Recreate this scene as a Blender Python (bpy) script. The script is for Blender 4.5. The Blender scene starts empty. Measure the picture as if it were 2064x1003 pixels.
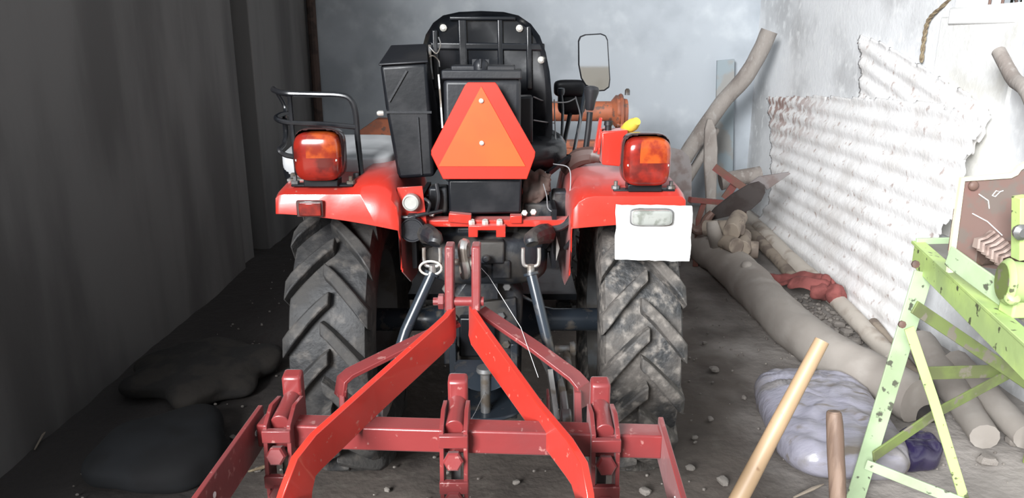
import bpy, bmesh, math, random
from mathutils import Vector, Matrix, noise
V = Vector
PI = math.pi
random.seed(7)
C = bpy.context.scene.collection
SC = bpy.context.scene

# ------------------------------------------------------------------ camera, world, light, exposure
PITCH, FPX, EYE = math.radians(15.5), 1500.0, V((0, 0, 1.3))
cam = bpy.data.cameras.new('camera')
cam.sensor_width = 36.0
cam.lens = FPX / 2064.0 * 36.0
cam.clip_start = 0.02
camo = bpy.data.objects.new('camera', cam)
camo.location = EYE
camo.rotation_euler = (PI / 2 - PITCH, 0, 0)
C.objects.link(camo)
SC.camera = camo

SC.view_settings.view_transform = 'Standard'
SC.view_settings.look = 'None'
SC.view_settings.gamma = 1.0
SC.view_settings.use_curve_mapping = False
SC.view_settings.exposure = 0.35

w = bpy.data.worlds.new('sky')
SC.world = w
w.use_nodes = True
bg = w.node_tree.nodes['Background']
bg.inputs[0].default_value = (0.86, 0.93, 1.0, 1)
bg.inputs[1].default_value = 0.55

def area_light(name, loc, target, sx, sy, power, color):
    l = bpy.data.lights.new(name, 'AREA')
    l.shape = 'RECTANGLE'
    l.size, l.size_y, l.energy, l.color = sx, sy, power, color
    o = bpy.data.objects.new(name, l)
    o.location = loc
    o.rotation_euler = (V(target) - V(loc)).to_track_quat('-Z', 'Y').to_euler()
    C.objects.link(o)
    return o

# daylight falling in through the open front of the shed, from the upper left behind the camera
area_light('daylight_front', (-3.4, -4.6, 3.7), (1.0, 4.0, 0.8), 3.2, 2.6, 1750, (0.97, 0.985, 1.0))

# ------------------------------------------------------------------ helpers
def ray(px, py):
    u, v = (px - 1032) / FPX, (py - 501.5) / FPX
    return V((u, math.cos(PITCH) - v * math.sin(PITCH), -math.sin(PITCH) - v * math.cos(PITCH)))

def at(px, py, Y):            # point seen at a pixel, at distance Y from the eye along the room
    d = ray(px, py)
    return EYE + d * (Y / d.y)

def gp(px, py, z=0.0):        # ... at height z
    d = ray(px, py)
    return EYE + d * ((z - EYE.z) / d.z)

def onplane(px, py, p0, n):
    d = ray(px, py)
    return EYE + d * ((p0 - EYE).dot(n) / d.dot(n))

def smooth_path(pts, n=6):
    pts = [V(p) for p in pts]
    P = [pts[0] * 2 - pts[1]] + pts + [pts[-1] * 2 - pts[-2]]
    out = []
    for i in range(1, len(P) - 2):
        a, b, c, d = P[i - 1], P[i], P[i + 1], P[i + 2]
        for k in range(n):
            t = k / n
            out.append(0.5 * ((2 * b) + (c - a) * t + (2 * a - 5 * b + 4 * c - d) * t * t + (3 * b - a - 3 * c + d) * t ** 3))
    out.append(pts[-1])
    return out

def lerp_list(vals, n):
    out = []
    for i in range(n):
        t = i / max(1, n - 1) * (len(vals) - 1)
        k = min(int(t), len(vals) - 2)
        out.append(vals[k] + (vals[k + 1] - vals[k]) * (t - k))
    return out

ORIG = {}

class MB:
    def __init__(s):
        s.v, s.f = [], []

    def add(s, vs, fs):
        o = len(s.v)
        s.v += [V(p) for p in vs]
        s.f += [tuple(i + o for i in f) for f in fs]
        return s

    def box(s, c, size, R=None):
        c = V(c)
        hx, hy, hz = size[0] / 2, size[1] / 2, size[2] / 2
        vs = [V((x, y, z)) for x in (-hx, hx) for y in (-hy, hy) for z in (-hz, hz)]
        if R is not None:
            vs = [R @ p for p in vs]
        return s.add([p + c for p in vs], [(0, 1, 3, 2), (4, 6, 7, 5), (0, 4, 5, 1), (2, 3, 7, 6), (0, 2, 6, 4), (1, 5, 7, 3)])

    def prism(s, pts, vec):
        n = len(pts)
        a = [V(p) for p in pts]
        b = [p + V(vec) for p in a]
        nrm = V((0, 0, 0))
        for i in range(n):
            nrm += a[i].cross(a[(i + 1) % n])
        flip = nrm.dot(V(vec)) > 0
        fs = [tuple(range(n))[::-1] if flip else tuple(range(n)), tuple(range(n, 2 * n)) if flip else tuple(range(n, 2 * n))[::-1]]
        for i in range(n):
            j = (i + 1) % n
            fs.append((i, j, n + j, n + i) if flip else (j, i, n + i, n + j))
        return s.add(a + b, fs)

    def bar(s, path, h, t, up=(0, 0, 1)):      # flat bar following a path
        path = [V(p) for p in path]
        n = len(path)
        up = V(up)
        vs = []
        for i, p in enumerate(path):
            d = (path[min(i + 1, n - 1)] - path[max(i - 1, 0)]).normalized()
            side = d.cross(up)
            if side.length < 1e-4:
                side = V((1, 0, 0))
            side.normalize()
            u2 = side.cross(d).normalized()
            vs += [p + side * t / 2 * a + u2 * h / 2 * b for a, b in ((-1, -1), (1, -1), (1, 1), (-1, 1))]
        fs = [(0, 1, 2, 3), tuple(4 * (n - 1) + k for k in (3, 2, 1, 0))]
        for i in range(n - 1):
            for k in range(4):
                k2 = (k + 1) % 4
                fs.append((4 * i + k, 4 * (i + 1) + k, 4 * (i + 1) + k2, 4 * i + k2))
        return s.add(vs, fs)

    def tube(s, path, r, seg=10, cap=True, squash=1.0, rough=0.0):
        path = [V(p) for p in path]
        n = len(path)
        rs = r if isinstance(r, (list, tuple)) else [r] * n
        if len(rs) != n:
            rs = lerp_list(list(rs), n)
        d0 = (path[1] - path[0]).normalized()
        ref = V((0, 0, 1)) if abs(d0.z) < 0.9 else V((1, 0, 0))
        vs = []
        for i, p in enumerate(path):
            d = (path[min(i + 1, n - 1)] - path[max(i - 1, 0)]).normalized()
            x = d.cross(ref).normalized()
            y = x.cross(d).normalized()
            ref = y
            for k in range(seg):
                a = 2 * PI * k / seg
                q = p + x * math.cos(a) * rs[i] + y * math.sin(a) * rs[i] * squash
                if rough:
                    q += (q - p) * rough * noise.noise(q * 14)
                vs.append(q)
        fs = []
        for i in range(n - 1):
            for k in range(seg):
                k2 = (k + 1) % seg
                fs.append((i * seg + k, i * seg + k2, (i + 1) * seg + k2, (i + 1) * seg + k))
        if cap:
            fs += [tuple(range(seg))[::-1], tuple((n - 1) * seg + k for k in range(seg))]
        return s.add(vs, fs)

    def lathe(s, prof, origin, axis, seg=24, closed=False):   # prof: (radius, height)
        axis = V(axis).normalized()
        ref = V((0, 0, 1)) if abs(axis.z) < 0.9 else V((1, 0, 0))
        x = axis.cross(ref).normalized()
        y = axis.cross(x).normalized()
        n = len(prof)
        vs = []
        for r, h in prof:
            for k in range(seg):
                a = 2 * PI * k / seg
                vs.append(V(origin) + axis * h + (x * math.cos(a) + y * math.sin(a)) * r)
        fs = []
        for i in range(n - 1 + (1 if closed else 0)):
            i2 = (i + 1) % n
            for k in range(seg):
                k2 = (k + 1) % seg
                fs.append((i * seg + k, i * seg + k2, i2 * seg + k2, i2 * seg + k))
        if not closed:
            if prof[0][0] > 1e-6:
                fs.append(tuple(range(seg))[::-1])
            if prof[-1][0] > 1e-6:
                fs.append(tuple((n - 1) * seg + k for k in range(seg)))
        return s.add(vs, fs)

    def rod(s, a, b, r, seg=12):
        return s.tube([a, b], r, seg)

    def bolt(s, c, axis, r, h):
        return s.lathe([(r, 0), (r, h * 0.8), (r * 0.8, h)], c, axis, 6)

    def supere(s, c, size, e1=0.5, e2=0.5, nu=24, nv=14, keep=None, R=None, bump=0.0, bs=8.0, seed=0.0):
        f = lambda a, e: math.copysign(abs(a) ** e, a)
        vs, fs = [], []
        for i in range(nv + 1):
            ph = -PI / 2 + PI * i / nv
            for k in range(nu):
                th = 2 * PI * k / nu
                p = V((size[0] * f(math.cos(ph), e1) * f(math.cos(th), e2), size[1] * f(math.cos(ph), e1) * f(math.sin(th), e2), size[2] * f(math.sin(ph), e1)))
                if bump:
                    p *= 1 + bump * noise.noise(p * bs + V((seed, seed, 0)))
                if R is not None:
                    p = R @ p
                vs.append(p + V(c))
        for i in range(nv):
            for k in range(nu):
                k2 = (k + 1) % nu
                q = (i * nu + k, i * nu + k2, (i + 1) * nu + k2, (i + 1) * nu + k)
                if keep is None or keep(sum((vs[t] for t in q), V((0, 0, 0))) / 4 - V(c)):
                    fs.append(q)
        return s.add(vs, fs)

    def build(s, name, m, parent=None, loc=None, bevel=0.0, ang=35, solid=0.0, seg=2, flat=False):
        o_ = ORIG[parent.name] if parent is not None else (V(loc) if loc is not None else V((0, 0, 0)))
        me = bpy.data.meshes.new(name)
        me.from_pydata([tuple(p - o_) for p in s.v], [], s.f)
        bm = bmesh.new()
        bm.from_mesh(me)
        bmesh.ops.remove_doubles(bm, verts=bm.verts, dist=1e-6)
        loose = [v for v in bm.verts if not v.link_faces]
        if loose:
            bmesh.ops.delete(bm, geom=loose, context='VERTS')
        bmesh.ops.recalc_face_normals(bm, faces=bm.faces)
        bm.to_mesh(me)
        bm.free()
        me.materials.append(m)
        if not flat:
            me.shade_smooth()
            me.set_sharp_from_angle(angle=math.radians(ang))
        o = bpy.data.objects.new(name, me)
        C.objects.link(o)
        if parent is not None:
            o.parent = parent
        else:
            o.location = o_
        ORIG[o.name] = o_
        if solid:
            md = o.modifiers.new('solid', 'SOLIDIFY')
            md.thickness = solid
            md.offset = 0
        if bevel:
            md = o.modifiers.new('bevel', 'BEVEL')
            md.width = bevel
            md.segments = seg
            md.limit_method = 'ANGLE'
            md.angle_limit = math.radians(40)
        return o

def tag(o, label, cat, group=None, kind=None):
    o['label'] = label
    o['category'] = cat
    if group:
        o['group'] = group
    if kind:
        o['kind'] = kind
    return o

def thing(name, label, cat, loc=(0, 0, 0), group=None):
    o = bpy.data.objects.new(name, None)
    o.empty_display_size = 0.1
    C.objects.link(o)
    o.location = loc
    ORIG[o.name] = V(loc)
    return tag(o, label, cat, group)

def struct(o):
    o['kind'] = 'structure'
    return o

def Rx(a): return Matrix.Rotation(a, 3, 'X')
def Ry(a): return Matrix.Rotation(a, 3, 'Y')
def Rz(a): return Matrix.Rotation(a, 3, 'Z')

# ------------------------------------------------------------------ materials
def mat(name, col, rough=0.5, metal=0.0, col2=None, scale=6.0, lo=0.45, hi=0.6, col3=None, scale3=30.0, lo3=0.55, hi3=0.62,
        bump=0.0, bscale=40.0, stretch=(1, 1, 1), rough2=None, coat=0.0, trans=0.0, alpha=1.0, detail=6.0, spec=0.5):
    m = bpy.data.materials.new(name)
    m.use_nodes = True
    nt = m.node_tree
    N, L = nt.nodes, nt.links
    b = N['Principled BSDF']
    b.inputs['Base Color'].default_value = (*col, 1)
    b.inputs['Roughness'].default_value = rough
    b.inputs['Metallic'].default_value = metal
    b.inputs['Coat Weight'].default_value = coat
    b.inputs['Transmission Weight'].default_value = trans
    b.inputs['Alpha'].default_value = alpha
    b.inputs['Specular IOR Level'].default_value = spec
    tc = N.new('ShaderNodeTexCoord')
    mp = N.new('ShaderNodeMapping')
    mp.inputs['Scale'].default_value = stretch
    L.new(tc.outputs['Object'], mp.inputs['Vector'])

    def ns(sc, lo, hi, det=detail):
        n = N.new('ShaderNodeTexNoise')
        n.inputs['Scale'].default_value = sc
        n.inputs['Detail'].default_value = det
        L.new(mp.outputs[0], n.inputs['Vector'])
        r = N.new('ShaderNodeMapRange')
        r.interpolation_type = 'SMOOTHSTEP'
        r.inputs['From Min'].default_value = lo
        r.inputs['From Max'].default_value = hi
        L.new(n.outputs['Fac'], r.inputs['Value'])
        return r.outputs['Result']

    def mix(fac, a, c):
        x = N.new('ShaderNodeMix')
        x.data_type = 'RGBA'
        L.new(fac, x.inputs[0])
        if hasattr(a, 'links') or not isinstance(a, tuple):
            L.new(a, x.inputs[6])
        else:
            x.inputs[6].default_value = (*a, 1)
        x.inputs[7].default_value = (*c, 1)
        return x.outputs[2]
    cur = col
    if col2 is not None:
        f = ns(scale, lo, hi)
        cur = mix(f, cur, col2)
        if rough2 is not None:
            r = N.new('ShaderNodeMapRange')
            r.inputs['To Min'].default_value = rough
            r.inputs['To Max'].default_value = rough2
            L.new(f, r.inputs['Value'])
            L.new(r.outputs[0], b.inputs['Roughness'])
    if col3 is not None:
        cur = mix(ns(scale3, lo3, hi3), cur, col3)
    if not isinstance(cur, tuple):
        L.new(cur, b.inputs['Base Color'])
    if bump:
        n = N.new('ShaderNodeTexNoise')
        n.inputs['Scale'].default_value = bscale
        n.inputs['Detail'].default_value = 8
        L.new(mp.outputs[0], n.inputs['Vector'])
        bp = N.new('ShaderNodeBump')
        bp.inputs['Strength'].default_value = bump
        bp.inputs['Distance'].default_value = 0.01
        L.new(n.outputs['Fac'], bp.inputs['Height'])
        L.new(bp.outputs['Normal'], b.inputs['Normal'])
    return m

M = {}
M['red'] = mat('tractor red paint', (0.44, 0.022, 0.012), 0.30, coat=0.3, col2=(0.37, 0.024, 0.014), scale=7, lo=0.4, hi=0.7, rough2=0.34, col3=(0.40, 0.12, 0.09), scale3=60, lo3=0.66, hi3=0.72, bump=0.04, bscale=25)
M['red_old'] = mat('implement red paint', (0.185, 0.024, 0.024), 0.36, coat=0.2, col2=(0.14, 0.020, 0.021), scale=5, lo=0.42, hi=0.66, rough2=0.55, col3=(0.27, 0.11, 0.10), scale3=55, lo3=0.64, hi3=0.70, bump=0.06, bscale=40)
M['red_dark'] = mat('dull brick red paint', (0.20, 0.055, 0.048), 0.55, col2=(0.15, 0.07, 0.05), scale=9)
M['orange_old'] = mat('faded orange paint', (0.50, 0.16, 0.08), 0.55, col2=(0.34, 0.12, 0.07), scale=8, col3=(0.22, 0.12, 0.09), scale3=25)
M['smv_border'] = mat('red reflective border', (0.50, 0.020, 0.008), 0.38, coat=0.1, col2=(0.45, 0.022, 0.010), scale=8)
M['smv'] = mat('orange reflective field', (0.66, 0.082, 0.014), 0.38, coat=0.1, col2=(0.60, 0.074, 0.014), scale=6)
M['black'] = mat('black plastic', (0.006, 0.007, 0.009), 0.34, spec=0.3, col2=(0.011, 0.011, 0.013), scale=5, rough2=0.5, bump=0.03, bscale=60)
M['black_dust'] = mat('dusty black plastic', (0.011, 0.012, 0.015), 0.42, spec=0.35, col2=(0.024, 0.024, 0.025), scale=4, lo=0.45, hi=0.7, bump=0.04, bscale=90)
M['seat_shell'] = mat('glossy black seat shell', (0.006, 0.007, 0.009), 0.22, col2=(0.016, 0.016, 0.018), scale=5, rough2=0.36, bump=0.03, bscale=30)
M['vinyl'] = mat('vinyl with painted sheen', (0.50, 0.51, 0.52), 0.34, col2=(0.56, 0.57, 0.58), scale=12, rough2=0.42, bump=0.05, bscale=200)  # bright reflection on the cushion top is put into this pale colour
M['cast'] = mat('greasy dark cast iron', (0.014, 0.016, 0.020), 0.42, col2=(0.040, 0.036, 0.032), scale=14, rough2=0.7, bump=0.15, bscale=50)
M['rod'] = mat('dark painted rod', (0.020, 0.026, 0.034), 0.25, col2=(0.07, 0.06, 0.05), scale=22, lo=0.55, hi=0.7, rough2=0.6)
M['steel'] = mat('bare steel', (0.50, 0.49, 0.47), 0.38, 0.85, col2=(0.25, 0.22, 0.19), scale=30, rough2=0.6)
M['steel_dull'] = mat('dull grey steel', (0.20, 0.20, 0.20), 0.45, 0.6, col2=(0.12, 0.10, 0.08), scale=20, rough2=0.7)
M['zinc'] = mat('pale zinc bolt', (0.62, 0.60, 0.55), 0.4, 0.5)
M['tyre'] = mat('dusty tyre rubber', (0.016, 0.016, 0.017), 0.6, col2=(0.048, 0.045, 0.042), scale=9, lo=0.42, hi=0.68, rough2=0.85, col3=(0.085, 0.076, 0.068), scale3=24, lo3=0.52, hi3=0.75, bump=0.35, bscale=50)
M['tyre_mud'] = mat('tyre rubber caked with dried mud', (0.018, 0.019, 0.020), 0.6, col2=(0.085, 0.076, 0.068), scale=9, lo=0.40, hi=0.66, rough2=0.9, col3=(0.17, 0.153, 0.136), scale3=38, lo3=0.46, hi3=0.74, bump=0.6, bscale=55)
M['rim'] = mat('grey wheel rim', (0.10, 0.105, 0.11), 0.4, 0.2, col2=(0.065, 0.06, 0.055), scale=10)
M['lens_red'] = mat('red lamp lens', (0.22, 0.014, 0.008), 0.18, coat=0.3, col2=(0.09, 0.009, 0.007), scale=26, lo=0.4, hi=0.65)
M['lens_amber'] = mat('amber lamp lens', (0.36, 0.06, 0.010), 0.18, coat=0.3, col2=(0.20, 0.020, 0.008), scale=34, lo=0.4, hi=0.65)
M['lens_rim'] = mat('smoky lamp housing', (0.07, 0.035, 0.033), 0.22, coat=0.5, col2=(0.05, 0.03, 0.03), scale=12)
M['white_plate'] = mat('white painted plate', (0.86, 0.86, 0.85), 0.5, col2=(0.74, 0.74, 0.72), scale=10, lo=0.6, hi=0.75)
M['clear'] = mat('clear lamp lens', (0.26, 0.27, 0.25), 0.12, coat=0.6, col2=(0.16, 0.17, 0.15), scale=40)
M['knob_white'] = mat('greyed white plastic', (0.36, 0.36, 0.33), 0.45, col2=(0.28, 0.28, 0.26), scale=18)
M['mirror'] = mat('mirror glass', (0.9, 0.9, 0.9), 0.03, 1.0)
M['yellow'] = mat('yellow grip', (0.72, 0.52, 0.05), 0.45, col2=(0.5, 0.36, 0.05), scale=20)
M['wire'] = mat('grey cable', (0.16, 0.16, 0.165), 0.45)
M['wire_black'] = mat('black cable', (0.018, 0.018, 0.02), 0.4)
M['rag_brown'] = mat('brown oily rag', (0.085, 0.055, 0.045), 0.9, col2=(0.05, 0.035, 0.03), scale=12)
M['wood_grey'] = mat('weathered grey wood', (0.30, 0.27, 0.245), 0.8, col2=(0.22, 0.19, 0.17), scale=3, stretch=(3, 3, 1.5), col3=(0.36, 0.335, 0.31), scale3=12, lo3=0.5, hi3=0.75, bump=0.25, bscale=30)
M['wood_trunk'] = mat('bare smooth tree trunk', (0.31, 0.28, 0.25), 0.8, col2=(0.24, 0.21, 0.185), scale=3, lo=0.35, hi=0.75, col3=(0.34, 0.31, 0.28), scale3=11, lo3=0.45, hi3=0.8, bump=0.2, bscale=18)
M['wood_pale'] = mat('pale peeled pole', (0.52, 0.47, 0.41), 0.7, col2=(0.34, 0.28, 0.23), scale=6, lo=0.5, hi=0.65, bump=0.2, bscale=25)
M['wood_tan'] = mat('tan bark pole', (0.29, 0.24, 0.19), 0.75, col2=(0.17, 0.135, 0.11), scale=10, bump=0.2, bscale=30)
M['bamboo'] = mat('smooth yellow brown handle wood', (0.36, 0.245, 0.145), 0.5, col2=(0.29, 0.185, 0.10), scale=7, lo=0.4, hi=0.7, stretch=(1, 1, 0.4), col3=(0.22, 0.13, 0.07), scale3=30, lo3=0.66, hi3=0.74)
M['wood_brown'] = mat('worn brown wood', (0.22, 0.15, 0.11), 0.65, col2=(0.14, 0.09, 0.065), scale=9, stretch=(3, 3, 0.4), bump=0.15, bscale=30)
M['asbestos'] = mat('whitewashed corrugated sheet', (0.84, 0.83, 0.82), 0.85, col2=(0.74, 0.72, 0.70), scale=6, lo=0.45, hi=0.66, col3=(0.50, 0.42, 0.39), scale3=24, lo3=0.60, hi3=0.72, bump=0.3, bscale=50)
M['cloth_red'] = mat('faded red cloth', (0.27, 0.080, 0.072), 0.9, col2=(0.18, 0.05, 0.045), scale=10, bump=0.2, bscale=60)
M['sack'] = mat('pale lilac plastic sack', (0.31, 0.30, 0.355), 0.26, col2=(0.23, 0.215, 0.215), scale=5, lo=0.48, hi=0.66, rough2=0.5, bump=0.6, bscale=11, stretch=(0.7, 2.6, 1.5), col3=(0.17, 0.145, 0.12), scale3=9, lo3=0.56, hi3=0.68)
M['bag_purple'] = mat('glossy dark purple plastic', (0.018, 0.013, 0.045), 0.18, col2=(0.035, 0.028, 0.06), scale=9, bump=0.3, bscale=20)
M['dark_sack'] = mat('sooty dark sacking', (0.010, 0.011, 0.013), 0.9, col2=(0.007, 0.007, 0.008), scale=6)
M['dark_earth'] = mat('dark earth clod', (0.018, 0.016, 0.015), 0.95, col2=(0.032, 0.027, 0.023), scale=9, bump=0.4, bscale=30)
M['green'] = mat('lime green paint', (0.50, 0.66, 0.22), 0.5, col2=(0.38, 0.50, 0.20), scale=5, lo=0.42, hi=0.62, col3=(0.10, 0.11, 0.06), scale3=38, lo3=0.63, hi3=0.68, bump=0.08, bscale=40)
M['green_pale'] = mat('flaking pale green paint', (0.36, 0.47, 0.285), 0.55, col2=(0.28, 0.35, 0.21), scale=6, lo=0.4, hi=0.65, col3=(0.08, 0.085, 0.06), scale3=34, lo3=0.60, hi3=0.66, bump=0.08, bscale=40)
M['green_dark'] = mat('dirty olive green paint', (0.17, 0.22, 0.065), 0.6, col2=(0.13, 0.15, 0.06), scale=8, col3=(0.20, 0.18, 0.14), scale3=20)
M['cream'] = mat('cream paint edge', (0.72, 0.72, 0.48), 0.5, col2=(0.6, 0.6, 0.42), scale=14)
M['maroon'] = mat('rusty maroon plate', (0.17, 0.11, 0.095), 0.45, col2=(0.25, 0.065, 0.055), scale=6, lo=0.56, hi=0.72, col3=(0.15, 0.12, 0.105), scale3=16, bump=0.06, bscale=30)
M['tooth'] = mat('pale rusty roller tooth', (0.34, 0.26, 0.23), 0.6, col2=(0.2, 0.14, 0.12), scale=30)
M['rust'] = mat('rusty iron', (0.16, 0.095, 0.075), 0.6, 0.2, col2=(0.10, 0.065, 0.055), scale=14, bump=0.15, bscale=50)
M['iron_dark'] = mat('dark worn iron', (0.060, 0.050, 0.047), 0.5, 0.2, col2=(0.045, 0.034, 0.031), scale=9)
M['iron_grey'] = mat('worn grey iron blade', (0.27, 0.245, 0.24), 0.4, 0.3, col2=(0.19, 0.15, 0.14), scale=9, rough2=0.6)
M['board_teal'] = mat('grey board with faded blue paint', (0.36, 0.355, 0.34), 0.8, col2=(0.34, 0.40, 0.43), scale=3, lo=0.5, hi=0.56)
M['plaster_back'] = mat('blue grey cement wall', (0.50, 0.54, 0.58), 0.7, col2=(0.38, 0.415, 0.45), scale=2.2, lo=0.4, hi=0.7, col3=(0.60, 0.64, 0.67), scale3=5, lo3=0.5, hi3=0.8, bump=0.08, bscale=30)
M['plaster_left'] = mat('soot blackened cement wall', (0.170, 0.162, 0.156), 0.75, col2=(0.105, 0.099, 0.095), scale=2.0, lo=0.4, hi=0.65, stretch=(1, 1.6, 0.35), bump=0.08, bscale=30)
M['plaster_right'] = mat('grey white cement plaster', (0.80, 0.81, 0.82), 0.85, col2=(0.56, 0.565, 0.57), scale=1.6, lo=0.45, hi=0.64, col3=(0.84, 0.85, 0.85), scale3=14, lo3=0.5, hi3=0.75, bump=0.25, bscale=35)
M['patch'] = mat('pale cement patch', (0.78, 0.78, 0.76), 0.85, col2=(0.66, 0.65, 0.61), scale=5, bump=0.2, bscale=40)
M['lime'] = mat('white limewash', (0.82, 0.82, 0.80), 0.8)
M['soil'] = mat('trodden earth floor', (0.100, 0.082, 0.070), 0.95, col2=(0.062, 0.050, 0.043), scale=2.4, lo=0.4, hi=0.65, col3=(0.11, 0.095, 0.08), scale3=22, lo3=0.52, hi3=0.75, bump=0.7, bscale=26)
M['yard'] = mat('dry trodden yard earth', (0.20, 0.17, 0.14), 0.95, col2=(0.15, 0.125, 0.10), scale=2)
M['yard_wall'] = mat('cream house wall across the yard', (0.80, 0.74, 0.64), 0.8, col2=(0.70, 0.64, 0.54), scale=1.5)
M['stone'] = mat('pale stone chip', (0.26, 0.235, 0.21), 0.85, col2=(0.16, 0.14, 0.125), scale=20, bump=0.2, bscale=60)
M['rope'] = mat('straw rope', (0.24, 0.19, 0.12), 0.9, col2=(0.15, 0.11, 0.07), scale=60)
M['leaf'] = mat('dusty leaf', (0.035, 0.042, 0.032), 0.7, col2=(0.06, 0.062, 0.05), scale=8)
M['web'] = mat('cobweb thread', (0.6, 0.6, 0.6), 0.5)
M['ceil'] = mat('underside of roof sheets', (0.16, 0.155, 0.15), 0.85, col2=(0.11, 0.105, 0.10), scale=3)
M['brown_boot'] = mat('brown rubber boot', (0.06, 0.035, 0.03), 0.5)

for k_ in ('red', 'red_old'):
    b_ = M[k_].node_tree.nodes['Principled BSDF']
    b_.inputs['Sheen Weight'].default_value = 0.14
    b_.inputs['Sheen Roughness'].default_value = 0.4

# soil gets paler and ashier towards the lit right-hand side, where lime and chaff dust lie on it
def soil_dust_and_shade():
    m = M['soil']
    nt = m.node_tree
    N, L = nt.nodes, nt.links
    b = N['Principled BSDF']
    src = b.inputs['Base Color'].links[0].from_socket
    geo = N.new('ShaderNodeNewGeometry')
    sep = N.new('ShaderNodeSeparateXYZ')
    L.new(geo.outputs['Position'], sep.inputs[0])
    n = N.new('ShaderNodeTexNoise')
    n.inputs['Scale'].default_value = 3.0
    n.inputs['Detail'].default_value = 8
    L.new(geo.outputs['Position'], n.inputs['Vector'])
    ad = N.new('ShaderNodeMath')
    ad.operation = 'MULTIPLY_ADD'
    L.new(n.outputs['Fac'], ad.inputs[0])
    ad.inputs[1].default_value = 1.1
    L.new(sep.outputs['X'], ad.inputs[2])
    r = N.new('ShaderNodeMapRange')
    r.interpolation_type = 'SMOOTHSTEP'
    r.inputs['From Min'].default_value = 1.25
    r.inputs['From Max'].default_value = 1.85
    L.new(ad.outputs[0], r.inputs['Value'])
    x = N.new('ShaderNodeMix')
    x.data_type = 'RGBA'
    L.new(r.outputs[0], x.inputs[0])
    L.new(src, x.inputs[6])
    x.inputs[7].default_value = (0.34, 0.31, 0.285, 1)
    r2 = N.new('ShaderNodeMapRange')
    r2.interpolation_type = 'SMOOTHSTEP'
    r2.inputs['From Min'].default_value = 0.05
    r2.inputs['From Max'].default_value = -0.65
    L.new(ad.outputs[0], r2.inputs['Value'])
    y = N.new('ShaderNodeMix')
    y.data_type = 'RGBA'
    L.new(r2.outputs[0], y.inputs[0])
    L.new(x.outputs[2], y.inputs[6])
    y.inputs[7].default_value = (0.040, 0.034, 0.032, 1)  # shade beside the left wall, painted in as darker soil
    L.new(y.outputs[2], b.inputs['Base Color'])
soil_dust_and_shade()

def sheet_rust():
    m = M['asbestos']
    nt = m.node_tree
    N, L = nt.nodes, nt.links
    b = N['Principled BSDF']
    src = b.inputs['Base Color'].links[0].from_socket
    tc = N.new('ShaderNodeTexCoord')
    sep = N.new('ShaderNodeSeparateXYZ')
    L.new(tc.outputs['Object'], sep.inputs[0])
    n = N.new('ShaderNodeTexNoise')
    n.inputs['Scale'].default_value = 18
    n.inputs['Detail'].default_value = 9
    L.new(tc.outputs['Object'], n.inputs['Vector'])
    def rng(sock, a, c):
        r = N.new('ShaderNodeMapRange')
        r.interpolation_type = 'SMOOTHSTEP'
        r.inputs['From Min'].default_value = a
        r.inputs['From Max'].default_value = c
        L.new(sock, r.inputs['Value'])
        return r.outputs[0]
    def mul(a, c):
        x = N.new('ShaderNodeMath')
        x.operation = 'MULTIPLY'
        L.new(a, x.inputs[0])
        L.new(c, x.inputs[1])
        return x.outputs[0]
    f = mul(mul(rng(sep.outputs['Y'], 4.2, 5.3), rng(sep.outputs['Z'], 0.45, 0.9)), rng(n.outputs['Fac'], 0.44, 0.58))
    x = N.new('ShaderNodeMix')
    x.data_type = 'RGBA'
    L.new(f, x.inputs[0])
    L.new(src, x.inputs[6])
    x.inputs[7].default_value = (0.36, 0.24, 0.21, 1)
    L.new(x.outputs[2], b.inputs['Base Color'])
sheet_rust()

# ------------------------------------------------------------------ setting
XL, XR, YB, ZC = -1.6, 1.94, 6.1, 2.95

def floor_mesh():
    mb = MB()
    nx, ny = 130, 170
    x0, x1, y0, y1 = -1.75, 2.1, -2.5, 6.2
    vs = []
    for j in range(ny + 1):
        for i in range(nx + 1):
            x, y = x0 + (x1 - x0) * i / nx, y0 + (y1 - y0) * j / ny
            z = 0.012 * noise.noise((x * 2.1, y * 2.1, 0.3)) + 0.007 * noise.noise((x * 8, y * 8, 1.7)) + 0.004 * noise.noise((x * 19, y * 19, 5.1)) - 0.012
            vs.append((x, y, z))
    fs = [(j * (nx + 1) + i, j * (nx + 1) + i + 1, (j + 1) * (nx + 1) + i + 1, (j + 1) * (nx + 1) + i) for j in range(ny) for i in range(nx)]
    mb.add(vs, fs)
    return mb
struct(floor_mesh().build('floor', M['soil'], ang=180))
YL0 = -0.2
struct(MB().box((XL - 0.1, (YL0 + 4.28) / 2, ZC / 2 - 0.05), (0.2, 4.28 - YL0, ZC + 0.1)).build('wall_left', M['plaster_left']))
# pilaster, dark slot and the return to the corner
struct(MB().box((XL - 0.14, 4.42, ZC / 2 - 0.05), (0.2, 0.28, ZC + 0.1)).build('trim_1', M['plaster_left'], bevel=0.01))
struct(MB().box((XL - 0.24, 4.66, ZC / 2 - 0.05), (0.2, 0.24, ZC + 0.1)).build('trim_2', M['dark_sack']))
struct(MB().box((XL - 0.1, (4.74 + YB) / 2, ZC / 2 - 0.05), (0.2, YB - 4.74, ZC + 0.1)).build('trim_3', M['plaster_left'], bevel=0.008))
struct(MB().box(((XL + XR) / 2, YB + 0.1, ZC / 2 - 0.05), (XR - XL + 0.4, 0.2, ZC + 0.1)).build('wall_back', M['plaster_back']))
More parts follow.
